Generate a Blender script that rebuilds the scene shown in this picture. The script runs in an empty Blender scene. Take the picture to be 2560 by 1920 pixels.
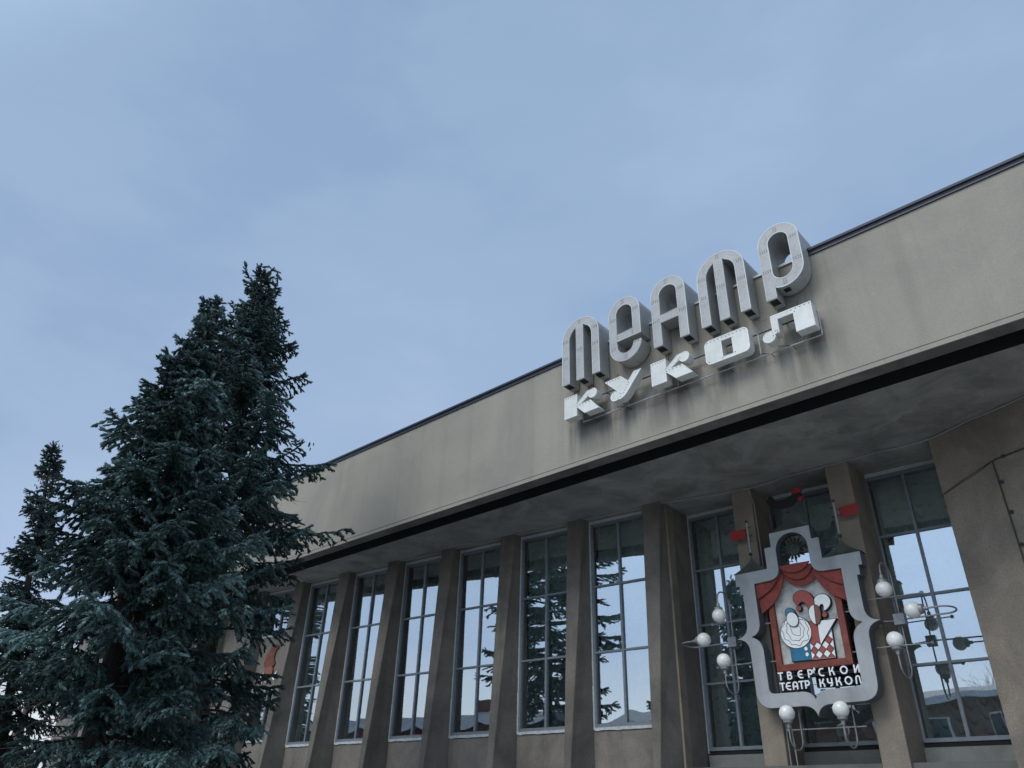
import bpy, bmesh, math, random
import numpy as np
from mathutils import Matrix, Vector, noise as mnoise

S = bpy.context.scene
COL = S.collection
PI = math.pi
R = math.radians
random.seed(7)

# ---------------------------------------------------------------- camera
cam = bpy.data.cameras.new('camera')
cam.sensor_width = 36.0
cam.lens = 1910.72 / 2560 * 36
cam.clip_start = 0.1
cam.clip_end = 3000
cam_o = bpy.data.objects.new('camera', cam)
COL.objects.link(cam_o)
rt = Vector((0.7379459, 0.6742787, 0.0280003))
up = Vector((0.3247452, -0.3911676, 0.8611204))
fw = Vector((-0.5915880, 0.6263674, 0.5076294))
M = Matrix((rt, up, -fw)).transposed().to_4x4()
M.translation = (0, -16, 1.6)
cam_o.matrix_world = M
S.camera = cam_o

# ---------------------------------------------------------------- sky, sun, exposure
SUN_AZ = math.atan2(-0.99, -0.14)          # overcast glow behind the camera, to the left
SUN_EL = R(46)
sun_dir = Vector((math.cos(SUN_AZ) * math.cos(SUN_EL), math.sin(SUN_AZ) * math.cos(SUN_EL), math.sin(SUN_EL)))
world = bpy.data.worlds.new('World')
S.world = world
world.use_nodes = True
wn = world.node_tree
wn.nodes.clear()


def N(t, typ, **kw):
    n = t.nodes.new(typ)
    for k, v in kw.items():
        if k.startswith('i_'):
            n.inputs[k[2:].replace('_', ' ')].default_value = v
        else:
            setattr(n, k, v)
    return n


def ramp(t, stops, interp='LINEAR'):
    n = t.nodes.new('ShaderNodeValToRGB')
    n.color_ramp.interpolation = interp
    e = n.color_ramp.elements
    while len(e) > 1:
        e.remove(e[-1])
    e[0].position, c = stops[0]
    e[0].color = c if len(c) == 4 else (*c, 1)
    for p, c in stops[1:]:
        k = e.new(p)
        k.color = c if len(c) == 4 else (*c, 1)
    return n


wl = wn.links.new
tc = N(wn, 'ShaderNodeTexCoord')
sky = N(wn, 'ShaderNodeTexSky', sky_type='NISHITA')
sky.sun_disc = False
sky.sun_elevation = SUN_EL
sky.sun_rotation = PI / 2 - SUN_AZ
sky.air_density = 1.2
sky.dust_density = 2.0
sep = N(wn, 'ShaderNodeSeparateXYZ')
wl(tc.outputs['Generated'], sep.inputs[0])
# cloud layer: pale at the horizon, soft blue grey overhead
cl = ramp(wn, [(0.0, (.86, .90, .94)), (0.10, (.76, .84, .93)), (0.20, (.45, .585, .82)), (0.36, (.372, .502, .708)), (0.62, (.345, .478, .688)), (1.0, (.30, .43, .63))])
wl(sep.outputs['Z'], cl.inputs[0])
mp = N(wn, 'ShaderNodeMapping')
mp.inputs['Scale'].default_value = (1.0, 1.0, 2.2)
wl(tc.outputs['Generated'], mp.inputs[0])
n1 = N(wn, 'ShaderNodeTexNoise', i_Scale=2.6, i_Detail=5.0, i_Roughness=.55)
wl(mp.outputs[0], n1.inputs['Vector'])
blot = ramp(wn, [(0.30, (.875, .90, .945)), (0.50, (1.0, 1.0, 1.0)), (0.72, (1.12, 1.09, 1.06))], 'EASE')
wl(n1.outputs[0], blot.inputs[0])
mul = N(wn, 'ShaderNodeMix', data_type='RGBA', blend_type='MULTIPLY')
mul.inputs[0].default_value = 1.0
wl(cl.outputs[0], mul.inputs[6])
wl(blot.outputs[0], mul.inputs[7])
# broad bright patch where the sun stands behind the cloud
dot = N(wn, 'ShaderNodeVectorMath', operation='DOT_PRODUCT')
wl(tc.outputs['Generated'], dot.inputs[0])
dot.inputs[1].default_value = sun_dir
glow = ramp(wn, [(0.0, (1, 1, 1)), (0.60, (1, 1, 1)), (0.80, (1.85, 1.82, 1.74)), (1.0, (3.7, 3.5, 3.2))], 'EASE')
mr = N(wn, 'ShaderNodeMapRange')
mr.inputs['From Min'].default_value = -0.2
mr.inputs['From Max'].default_value = 1.0
wl(dot.outputs['Value'], mr.inputs[0])
wl(mr.outputs[0], glow.inputs[0])
mul2 = N(wn, 'ShaderNodeMix', data_type='RGBA', blend_type='MULTIPLY')
mul2.inputs[0].default_value = 1.0
wl(mul.outputs[2], mul2.inputs[6])
wl(glow.outputs[0], mul2.inputs[7])
bg1 = N(wn, 'ShaderNodeBackground', i_Strength=0.05)
wl(sky.outputs[0], bg1.inputs[0])
bg2 = N(wn, 'ShaderNodeBackground', i_Strength=1.0)
wl(mul2.outputs[2], bg2.inputs[0])
mixw = N(wn, 'ShaderNodeMixShader', i_Fac=0.90)
wl(bg1.outputs[0], mixw.inputs[1])
wl(bg2.outputs[0], mixw.inputs[2])
wo = N(wn, 'ShaderNodeOutputWorld')
wl(mixw.outputs[0], wo.inputs[0])

sl = bpy.data.lights.new('sun', 'SUN')
sl.energy = 1.5
sl.angle = R(24)
sl.color = (1.0, .95, .88)
so = bpy.data.objects.new('sun', sl)
COL.objects.link(so)
so.rotation_euler = (-sun_dir).to_track_quat('-Z', 'Y').to_euler()
so.location = (-20, -30, 40)

S.view_settings.view_transform = 'Standard'
S.view_settings.look = 'None'
S.view_settings.gamma = 1.0
S.view_settings.use_curve_mapping = False
S.view_settings.exposure = 0.06


# ---------------------------------------------------------------- materials
def mat_base(name):
    m = bpy.data.materials.new(name)
    m.use_nodes = True
    t = m.node_tree
    b = t.nodes['Principled BSDF']
    return m, t, b


def simple(name, col, rough=.6, metal=0.0, var=.12, scale=6.0, bump=0.0, bscale=60.0, spec=.5):
    m, t, b = mat_base(name)
    L = t.links.new
    tcn = N(t, 'ShaderNodeTexCoord')
    nz = N(t, 'ShaderNodeTexNoise', i_Scale=scale, i_Detail=6.0, i_Roughness=.6)
    L(tcn.outputs['Object'], nz.inputs['Vector'])
    lo = tuple(max(0, c * (1 - var)) for c in col)
    hi = tuple(min(1, c * (1 + var)) for c in col)
    r = ramp(t, [(0.3, lo), (0.7, hi)])
    L(nz.outputs[0], r.inputs[0])
    L(r.outputs[0], b.inputs['Base Color'])
    b.inputs['Roughness'].default_value = rough
    b.inputs['Metallic'].default_value = metal
    b.inputs['Specular IOR Level'].default_value = spec
    if bump:
        n2 = N(t, 'ShaderNodeTexNoise', i_Scale=bscale, i_Detail=4.0)
        L(tcn.outputs['Object'], n2.inputs['Vector'])
        bp = N(t, 'ShaderNodeBump', i_Strength=bump, i_Distance=.01)
        L(n2.outputs[0], bp.inputs['Height'])
        L(bp.outputs[0], b.inputs['Normal'])
    return m


def plaster(name, base, dark, patch=.8, streak=0.0, grain=.25, bump=.5, pscale=.55, lo=.38, hi=.66):
    """Weathered render: large blotches, run-off streaks and a sandy grain."""
    m, t, b = mat_base(name)
    L = t.links.new
    tcn = N(t, 'ShaderNodeTexCoord')
    big = N(t, 'ShaderNodeTexNoise', i_Scale=pscale, i_Detail=7.0, i_Roughness=.62, i_Distortion=.6)
    L(tcn.outputs['Object'], big.inputs['Vector'])
    r1 = ramp(t, [(lo, (0, 0, 0)), (hi, (1, 1, 1))])
    L(big.outputs[0], r1.inputs[0])
    mx = N(t, 'ShaderNodeMix', data_type='RGBA')
    mx.inputs[6].default_value = (*base, 1)
    mx.inputs[7].default_value = (*dark, 1)
    ml = N(t, 'ShaderNodeMath', operation='MULTIPLY')
    L(r1.outputs[0], ml.inputs[0])
    ml.inputs[1].default_value = patch
    L(ml.outputs[0], mx.inputs[0])
    last = mx.outputs[2]
    if streak:
        mps = N(t, 'ShaderNodeMapping')
        mps.inputs['Scale'].default_value = (1.3, 1.3, .07)
        L(tcn.outputs['Object'], mps.inputs[0])
        st = N(t, 'ShaderNodeTexNoise', i_Scale=1.5, i_Detail=6.0, i_Roughness=.6)
        L(mps.outputs[0], st.inputs['Vector'])
        r2 = ramp(t, [(.50, (1, 1, 1)), (.72, (1 - streak,) * 3)])
        L(st.outputs[0], r2.inputs[0])
        m2 = N(t, 'ShaderNodeMix', data_type='RGBA', blend_type='MULTIPLY')
        m2.inputs[0].default_value = 1
        L(last, m2.inputs[6])
        L(r2.outputs[0], m2.inputs[7])
        last = m2.outputs[2]
    gr = N(t, 'ShaderNodeTexNoise', i_Scale=42.0, i_Detail=5.0, i_Roughness=.75)
    L(tcn.outputs['Object'], gr.inputs['Vector'])
    r3 = ramp(t, [(.3, (1 - grain,) * 3), (.7, (1 + grain * .6,) * 3)])
    L(gr.outputs[0], r3.inputs[0])
    m3 = N(t, 'ShaderNodeMix', data_type='RGBA', blend_type='MULTIPLY')
    m3.inputs[0].default_value = 1
    L(last, m3.inputs[6])
    L(r3.outputs[0], m3.inputs[7])
    L(m3.outputs[2], b.inputs['Base Color'])
    b.inputs['Roughness'].default_value = .92
    b.inputs['Specular IOR Level'].default_value = .2
    bp = N(t, 'ShaderNodeBump', i_Strength=bump, i_Distance=.012)
    L(gr.outputs[0], bp.inputs['Height'])
    L(bp.outputs[0], b.inputs['Normal'])
    return m, t, b, last


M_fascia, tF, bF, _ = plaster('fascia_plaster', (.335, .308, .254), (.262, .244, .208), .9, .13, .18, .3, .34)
# soot run-off stains below the letter rails; higher up, painted-in shade around the letters
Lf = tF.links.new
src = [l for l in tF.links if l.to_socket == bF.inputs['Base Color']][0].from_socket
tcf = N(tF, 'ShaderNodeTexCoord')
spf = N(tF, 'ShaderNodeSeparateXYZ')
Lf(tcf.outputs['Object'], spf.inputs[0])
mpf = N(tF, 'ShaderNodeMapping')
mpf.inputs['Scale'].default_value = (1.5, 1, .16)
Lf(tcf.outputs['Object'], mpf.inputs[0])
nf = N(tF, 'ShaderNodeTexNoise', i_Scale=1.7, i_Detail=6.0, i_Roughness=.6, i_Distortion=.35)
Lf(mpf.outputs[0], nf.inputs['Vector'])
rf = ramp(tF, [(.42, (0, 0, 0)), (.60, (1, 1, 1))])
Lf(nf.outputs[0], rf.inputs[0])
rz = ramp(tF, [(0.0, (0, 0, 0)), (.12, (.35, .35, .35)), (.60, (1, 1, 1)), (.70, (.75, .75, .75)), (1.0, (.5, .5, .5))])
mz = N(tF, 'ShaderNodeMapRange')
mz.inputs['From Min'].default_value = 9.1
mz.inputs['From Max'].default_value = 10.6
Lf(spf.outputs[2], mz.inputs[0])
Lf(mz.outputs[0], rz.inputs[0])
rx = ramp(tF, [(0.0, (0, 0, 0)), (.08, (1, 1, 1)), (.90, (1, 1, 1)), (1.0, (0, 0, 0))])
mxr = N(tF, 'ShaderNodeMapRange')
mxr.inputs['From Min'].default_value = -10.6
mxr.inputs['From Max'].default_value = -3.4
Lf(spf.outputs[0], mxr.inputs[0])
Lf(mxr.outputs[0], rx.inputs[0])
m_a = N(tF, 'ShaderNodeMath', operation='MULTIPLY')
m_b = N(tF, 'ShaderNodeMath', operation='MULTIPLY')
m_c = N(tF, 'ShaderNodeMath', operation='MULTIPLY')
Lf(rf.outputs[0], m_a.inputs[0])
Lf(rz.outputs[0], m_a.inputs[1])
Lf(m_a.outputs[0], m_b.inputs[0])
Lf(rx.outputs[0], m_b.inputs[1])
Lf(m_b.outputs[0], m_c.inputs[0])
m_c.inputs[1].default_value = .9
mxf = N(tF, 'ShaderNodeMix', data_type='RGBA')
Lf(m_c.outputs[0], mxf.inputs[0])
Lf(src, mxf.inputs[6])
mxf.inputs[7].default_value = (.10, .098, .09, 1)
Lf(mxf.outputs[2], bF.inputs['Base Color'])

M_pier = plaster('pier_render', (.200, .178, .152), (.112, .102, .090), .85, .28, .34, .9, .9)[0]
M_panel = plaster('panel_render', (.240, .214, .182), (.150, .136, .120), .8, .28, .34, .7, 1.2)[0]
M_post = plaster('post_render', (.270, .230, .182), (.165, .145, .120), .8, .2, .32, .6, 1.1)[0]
M_soffit = plaster('soffit_concrete', (.315, .308, .280), (.200, .198, .184), .95, 0, .22, .5, .9, .40, .60)[0]
M_panel2 = plaster('entrance_panel', (.22, .225, .205), (.15, .156, .145), .7, 0, .2, .4, 1.4)[0]
M_under = plaster('beam_underside', (.19, .182, .165), (.085, .083, .078), .8, .1, .2, .4, 1.0)[0]
tS = M_soffit.node_tree
bS = tS.nodes['Principled BSDF']
src = bS.inputs['Base Color'].links[0].from_socket
tcs = N(tS, 'ShaderNodeTexCoord')
ns = N(tS, 'ShaderNodeTexNoise', i_Scale=.75, i_Detail=3.0, i_Roughness=.5, i_Distortion=.25)
tS.links.new(tcs.outputs['Object'], ns.inputs['Vector'])
rs2 = ramp(tS, [(.0, (1, 1, 1)), (.525, (1, 1, 1)), (.54, (1.07, 1.065, 1.05)), (.56, (.88, .88, .87)), (.64, (.93, .93, .92)), (1.0, (.9, .9, .9))])
tS.links.new(ns.outputs[0], rs2.inputs[0])
ms = N(tS, 'ShaderNodeMix', data_type='RGBA', blend_type='MULTIPLY')
ms.inputs[0].default_value = 1
tS.links.new(src, ms.inputs[6])
tS.links.new(rs2.outputs[0], ms.inputs[7])
tS.links.new(ms.outputs[2], bS.inputs['Base Color'])
M_dark = simple('dark_void', (.012, .012, .013), .95)
M_inner = simple('interior_wall', (.12, .12, .11), .95)
M_flash = simple('roof_flashing', (.022, .028, .042), .5, .2, .2)
M_cap = simple('parapet_cap', (.40, .40, .39), .5, .2, .12)
M_letter = None
M_frame = simple('window_frame', (.17, .195, .215), .45, .1, .15, 9)
M_trim = simple('white_reveal_paint', (.44, .46, .46), .8, 0, .22, 14, .5, 40)
M_grille = simple('dark_grille', (.010, .010, .011), .9)
M_metal = simple('grey_rail', (.33, .34, .35), .5, .3, .25, 20)
M_metald = simple('dark_strut', (.06, .062, .066), .6, .3, .2, 20)
M_emb, _t, _b, _l = plaster('emblem_metal', (.385, .398, .400), (.28, .29, .295), .75, .22, .07, .06, 1.6)
_b.inputs['Roughness'].default_value = .6
M_embside = simple('emblem_edge', (.10, .112, .128), .6, .1, .2, 5)
M_red = simple('red_painted_sheet', (.225, .034, .023), .65, 0, .35, 7, .2, 60)
M_redf = simple('red_border_paint', (.20, .046, .028), .6, 0, .4, 5, .2, 60)
M_jred = simple('jester_red', (.34, .070, .055), .6, 0, .12, 9)
M_brown = simple('mask_brown', (.225, .078, .052), .6, 0, .15, 9)
M_white = simple('enamel_white', (.86, .86, .83), .45, 0, .06, 9)
M_black = simple('black_outline', (.010, .010, .011), .6)
M_blue = simple('jacket_blue', (.012, .14, .25), .5, 0, .35, 4)
M_cap_b = simple('cap_blue', (.055, .19, .27), .5, 0, .15, 6)
M_txt = simple('text_white', (.82, .83, .84), .5, 0, .08, 20)
M_flag = simple('flag_red', (.27, .010, .008), .55, 0, .15, 5)
M_bronze = simple('dark_bronze', (.050, .052, .042), .45, .5, .4, 12)
M_turret = simple('turret_sheet', (.075, .078, .068), .6, .25, .3, 7)
M_globe = simple('opal_globe', (.72, .72, .68), .3, 0, .14, 7)
M_lampm = simple('lamp_metal', (.26, .255, .26), .5, .35, .2, 14)
M_cable = simple('grey_cable', (.30, .30, .29), .7, 0, .2, 30)
M_cabled = simple('dark_cable', (.03, .03, .03), .7, 0, .2, 30)
M_lens = simple('spot_lens', (.8, .8, .8), .2)
M_roostb = simple('weathercock_black', (.008, .009, .011), .5, .3)


def board_mat():
    m, t, b = mat_base('cream_board')
    L = t.links.new
    tcn = N(t, 'ShaderNodeTexCoord')
    nz = N(t, 'ShaderNodeTexNoise', i_Scale=3.2, i_Detail=7.0, i_Roughness=.65)
    L(tcn.outputs['Object'], nz.inputs['Vector'])
    r = ramp(t, [(.30, (.26, .255, .225)), (.46, (.46, .45, .42)), (.64, (.62, .61, .58))])
    L(nz.outputs[0], r.inputs[0])
    L(r.outputs[0], b.inputs['Base Color'])
    b.inputs['Roughness'].default_value = .75
    return m


M_board = board_mat()


def letter_mat(name, base, mark):
    """White enamelled sheet with faint ghost rows of the old tubes."""
    m, t, b = mat_base(name)
    L = t.links.new
    tcn = N(t, 'ShaderNodeTexCoord')
    nz = N(t, 'ShaderNodeTexNoise', i_Scale=16.0, i_Detail=3.0, i_Roughness=.5, i_Distortion=1.2)
    L(tcn.outputs['Object'], nz.inputs['Vector'])
    r = ramp(t, [(.50, base), (.62, mark)])
    L(nz.outputs[0], r.inputs[0])
    n2 = N(t, 'ShaderNodeTexNoise', i_Scale=2.2, i_Detail=6.0)
    L(tcn.outputs['Object'], n2.inputs['Vector'])
    r2 = ramp(t, [(.35, (.86, .86, .84)), (.65, (1.04, 1.04, 1.04))])
    L(n2.outputs[0], r2.inputs[0])
    mm = N(t, 'ShaderNodeMix', data_type='RGBA', blend_type='MULTIPLY')
    mm.inputs[0].default_value = 1
    L(r.outputs[0], mm.inputs[6])
    L(r2.outputs[0], mm.inputs[7])
    L(mm.outputs[2], b.inputs['Base Color'])
    b.inputs['Roughness'].default_value = .55
    return m


M_letter = letter_mat('letter_sheet', (.365, .366, .356), (.305, .31, .31))
M_letter2 = letter_mat('letter_sheet_bright', (.65, .645, .61), (.60, .598, .575))


def glass_mat():
    m = bpy.data.materials.new('window_glass')
    m.use_nodes = True
    t = m.node_tree
    t.nodes.clear()
    L = t.links.new
    tr = N(t, 'ShaderNodeBsdfTransparent')
    tr.inputs[0].default_value = (.74, .84, .82, 1)
    gl = N(t, 'ShaderNodeBsdfGlossy')
    gl.inputs['Roughness'].default_value = 0.0
    gl.inputs['Color'].default_value = (.86, .94, 1.0, 1)
    fr = N(t, 'ShaderNodeFresnel', i_IOR=2.6)
    mr_ = N(t, 'ShaderNodeMath', operation='MULTIPLY')
    mr_.inputs[1].default_value = 2.1
    mr_.use_clamp = True
    L(fr.outputs[0], mr_.inputs[0])
    mx_ = N(t, 'ShaderNodeMixShader')
    L(mr_.outputs[0], mx_.inputs[0])
    L(tr.outputs[0], mx_.inputs[1])
    L(gl.outputs[0], mx_.inputs[2])
    tcn = N(t, 'ShaderNodeTexCoord')
    nz = N(t, 'ShaderNodeTexNoise', i_Scale=.9, i_Detail=.5)
    L(tcn.outputs['Object'], nz.inputs['Vector'])
    bp = N(t, 'ShaderNodeBump', i_Strength=.07, i_Distance=.10)
    L(nz.outputs[0], bp.inputs['Height'])
    L(bp.outputs[0], gl.inputs['Normal'])
    o = N(t, 'ShaderNodeOutputMaterial')
    L(mx_.outputs[0], o.inputs[0])
    return m


M_glass = glass_mat()
M_curtain = simple('curtain_cloth', (.78, .84, .83), .9, 0, .06, 6)


def needle_mat(name, col, tip):
    m, t, b = mat_base(name)
    L = t.links.new
    at = N(t, 'ShaderNodeAttribute', attribute_name='tone')
    r = ramp(t, [(0.0, tuple(c * .55 for c in col)), (.5, col), (1.0, tip)])
    L(at.outputs['Fac'], r.inputs[0])
    L(r.outputs[0], b.inputs['Base Color'])
    b.inputs['Roughness'].default_value = .7
    b.inputs['Specular IOR Level'].default_value = .25
    return m


M_needle = needle_mat('blue_spruce_needles', (.038, .070, .066), (.165, .260, .250))
M_needle2 = needle_mat('dark_spruce_needles', (.030, .055, .050), (.060, .100, .090))
M_bark = simple('spruce_bark', (.026, .022, .019), .9, 0, .35, 8, .6, 30)
M_cone = simple('spruce_cones', (.085, .048, .035), .8, 0, .3, 20)
M_twig = simple('bare_twig', (.085, .068, .058), .9, 0, .25, 10)
M_wood = simple('pole_wood', (.12, .10, .085), .9, 0, .25, 8)


# ---------------------------------------------------------------- mesh helpers
class MB:
    def __init__(self):
        self.v, self.f = [], []

    def add(self, vs, fs):
        o = len(self.v)
        self.v += [tuple(p) for p in vs]
        self.f += [tuple(i + o for i in q) for q in fs]
        return self

    def box(self, x0, x1, y0, y1, z0, z1):
        return self.add([(x, y, z) for z in (z0, z1) for y in (y0, y1) for x in (x0, x1)],
                        [(0, 2, 3, 1), (4, 5, 7, 6), (0, 1, 5, 4), (2, 6, 7, 3), (0, 4, 6, 2), (1, 3, 7, 5)])

    def loft(self, ra, rb, cap=True):
        n = len(ra)
        fs = [(i, (i + 1) % n, n + (i + 1) % n, n + i) for i in range(n)]
        if cap:
            fs += [tuple(range(n - 1, -1, -1)), tuple(range(n, 2 * n))]
        return self.add(list(ra) + list(rb), fs)

    def tube(self, pts, r, n=8, cap=True):
        pts = [Vector(p) for p in pts]
        rs = r if isinstance(r, (list, tuple)) else [r] * len(pts)
        ring = []
        prev = None
        for i, p in enumerate(pts):
            d = (pts[min(i + 1, len(pts) - 1)] - pts[max(i - 1, 0)]).normalized()
            if prev is None:
                a = d.orthogonal().normalized()
            else:
                a = (prev - d * prev.dot(d))
                a = a.normalized() if a.length > 1e-6 else d.orthogonal().normalized()
            prev = a
            b = d.cross(a)
            ring.append([p + (a * math.cos(2 * PI * k / n) + b * math.sin(2 * PI * k / n)) * rs[i] for k in range(n)])
        o = len(self.v)
        for q in ring:
            self.v += [tuple(x) for x in q]
        for i in range(len(pts) - 1):
            for k in range(n):
                self.f.append((o + i * n + k, o + i * n + (k + 1) % n, o + (i + 1) * n + (k + 1) % n, o + (i + 1) * n + k))
        if cap:
            self.f.append(tuple(o + k for k in range(n - 1, -1, -1)))
            self.f.append(tuple(o + (len(pts) - 1) * n + k for k in range(n)))
        return self

    def sphere(self, c, r, nu=20, nv=12, sq=1.0):
        c = Vector(c)
        o = len(self.v)
        for j in range(1, nv):
            th = PI * j / nv
            for i in range(nu):
                ph = 2 * PI * i / nu
                self.v.append((c.x + r * math.sin(th) * math.cos(ph), c.y + r * math.sin(th) * math.sin(ph), c.z + r * sq * math.cos(th)))
        t = len(self.v)
        self.v.append((c.x, c.y, c.z + r * sq))
        self.v.append((c.x, c.y, c.z - r * sq))
        for j in range(nv - 2):
            for i in range(nu):
                self.f.append((o + j * nu + i, o + (j + 1) * nu + i, o + (j + 1) * nu + (i + 1) % nu, o + j * nu + (i + 1) % nu))
        for i in range(nu):
            self.f.append((t, o + i, o + (i + 1) % nu))
            self.f.append((t + 1, o + (nv - 2) * nu + (i + 1) % nu, o + (nv - 2) * nu + i))
        return self

    def mesh(self, name, smooth=35):
        me = bpy.data.meshes.new(name)
        me.from_pydata(self.v, [], self.f)
        finish(me, smooth)
        return me


def finish(me, smooth=35, recalc=True):
    if recalc:
        bm = bmesh.new()
        bm.from_mesh(me)
        bmesh.ops.recalc_face_normals(bm, faces=bm.faces)
        bm.to_mesh(me)
        bm.free()
    if smooth:
        me.polygons.foreach_set('use_smooth', [True] * len(me.polygons))
        me.set_sharp_from_angle(angle=R(smooth))
    me.update()


def poly_mesh(name, loops, y0, y1, bevel=0.0, smooth=35):
    """Outline(s) in the upright x-z plane (later loops are holes), solid between depths y0 (front) and y1 (back)."""
    cu = bpy.data.curves.new(name + '_c', 'CURVE')
    cu.dimensions = '2D'
    cu.fill_mode = 'BOTH'
    th = abs(y1 - y0) / 2
    cu.extrude = th - bevel
    cu.bevel_depth = bevel
    cu.offset = -bevel
    cu.bevel_resolution = 0
    for lp in loops:
        s = cu.splines.new('POLY')
        s.points.add(len(lp) - 1)
        for p, q in zip(s.points, lp):
            p.co = (q[0], q[1], 0, 1)
        s.use_cyclic_u = True
    ob = bpy.data.objects.new(name + '_c', cu)
    me = bpy.data.meshes.new_from_object(ob)
    me.name = name
    bpy.data.objects.remove(ob)
    bpy.data.curves.remove(cu)
    n = len(me.vertices)
    co = np.empty(n * 3)
    me.vertices.foreach_get('co', co)
    co = co.reshape(-1, 3)
    out = np.stack([co[:, 0], (y0 + y1) / 2 - co[:, 2], co[:, 1]], 1)
    me.vertices.foreach_set('co', out.ravel())
    bm = bmesh.new()
    bm.from_mesh(me)
    bmesh.ops.remove_doubles(bm, verts=bm.verts, dist=1e-5)
    bmesh.ops.recalc_face_normals(bm, faces=bm.faces)
    bm.to_mesh(me)
    bm.free()
    me.materials.clear()
    finish(me, smooth, False)
    return me


def arc(cx, cz, r, a0, a1, n=18):
    return [(cx + r * math.cos(R(a0 + (a1 - a0) * i / n)), cz + r * math.sin(R(a0 + (a1 - a0) * i / n))) for i in range(n + 1)]


def smooth_poly(pts, it=2, closed=True):
    for _ in range(it):
        out = []
        n = len(pts)
        for i in range(n if closed else n - 1):
            a, b = pts[i], pts[(i + 1) % n]
            out.append((a[0] * .75 + b[0] * .25, a[1] * .75 + b[1] * .25))
            out.append((a[0] * .25 + b[0] * .75, a[1] * .25 + b[1] * .75))
        if not closed:
            out = [pts[0]] + out + [pts[-1]]
        pts = out
    return pts


def empty(name, label, cat, loc=(0, 0, 0), group=None, kind=None):
    o = bpy.data.objects.new(name, None)
    o.empty_display_size = .3
    COL.objects.link(o)
    o.location = loc
    tag(o, label, cat, group, kind)
    return o


def tag(o, label=None, cat=None, group=None, kind=None):
    if label:
        o['label'] = label
    if cat:
        o['category'] = cat
    if group:
        o['group'] = group
    if kind:
        o['kind'] = kind
    return o


ORIG = {}


def obj(name, me, mat, parent=None, rel=False):
    """Link a mesh given in world coordinates; under a parent it is moved into the parent's frame (unless rel)."""
    if isinstance(me, MB):
        me = me.mesh(name)
    if mat is not None:
        me.materials.clear()
        me.materials.append(mat)
    o = bpy.data.objects.new(name, me)
    COL.objects.link(o)
    if parent is not None:
        root = parent
        base = Vector((0, 0, 0))
        while root is not None:
            base += root.location
            root = root.parent
        o.parent = parent
        if not rel and base.length > 0:
            me.transform(Matrix.Translation(-base))
    return o


def place(me, Mx):
    me.transform(Mx)
    return me


def copy_tree(o, parent=None):
    c = o.copy()
    COL.objects.link(c)
    c.parent = parent
    for ch in list(o.children):
        copy_tree(ch, c)
    return c


# ================================================================ SETTING
g = MB()
g.add([(-600, -600, 0), (600, -600, 0), (600, 600, 0), (-600, 600, 0)], [(0, 1, 2, 3)])
M_ground = simple('ground_snow_patches', (.26, .265, .26), .95, 0, .6, .12)
tag(obj('ground', g, M_ground), kind='structure')
M_pave = simple('pavement_concrete', (.38, .375, .36), .9, 0, .2, 1.2)
g = MB().box(-60, 30, -22, -2.2, -.2, .05)
tag(obj('pavement', g, M_pave), kind='structure')
M_asph = simple('asphalt', (.05, .05, .052), .9, 0, .2, 2.0)
g = MB().box(-140, 140, -31, -22.5, -.2, .012)
tag(obj('road', g, M_asph), kind='structure')

# ================================================================ THEATRE BUILDING
K = 0.09714778                       # the window wing is turned a little away from the roof edge
WA = math.atan(K)
MW = Matrix.Translation((-12.32, 0, 0)) @ Matrix.Rotation(WA, 4, 'Z')
CA = math.atan(0.05)
MC = Matrix.Translation((-9.74, 1.29, 0)) @ Matrix.Rotation(CA, 4, 'Z')
theatre = empty('theatre_building', 'brown concrete theatre with tall windows, tapering piers and pale overhanging roof band', 'building')

XL, XR = -36.0, 9.0
# roof band -----------------------------------------------------------
b = MB()
prof = [(-3.1, 9.03), (-3.1, 9.118), (-3.088, 9.124), (-3.088, 9.134), (-3.1, 9.140), (-3.1, 12.0), (-2.76, 12.0), (-2.76, 9.03)]
ring = lambda x: [(x, y, z) for y, z in prof]
b.loft(ring(XL), ring(XR))
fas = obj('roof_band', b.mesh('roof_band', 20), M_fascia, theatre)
b = MB().box(XL + .02, XR - .02, -3.085, -2.765, 9.022, 9.028)
obj('beam_underside', b, M_under, theatre)
b = MB()
b.box(XL, XR, -2.76, 11.9, 11.6, 11.98)
obj('roof_slab', b, M_dark, theatre)
b = MB().box(XL, XR, -2.2, 11.9, 9.30, 11.59)
b.box(XL, XR, -2.755, -2.7, 9.2, 11.59)
obj('attic_void', b, M_dark, theatre)
# flashing, in two runs on either side of the letters
for x0, x1 in ((XL, -10.10), (-3.93, XR)):
    b = MB()
    pr = [(-3.06, 11.985), (-3.135, 11.985), (-3.135, 12.01), (-3.115, 12.02), (-3.125, 12.075), (-3.165, 12.085), (-3.17, 12.135), (-3.13, 12.155), (-2.9, 12.16), (-2.9, 11.985)]
    b.loft([(x0, y, z) for y, z in pr], [(x1, y, z) for y, z in pr])
    obj('roof_flashing', b, M_flash, theatre)
b = MB().box(-10.095, -3.935, -3.14, -2.75, 12.002, 12.055)
obj('parapet_cap', b, M_cap, theatre)

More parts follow.
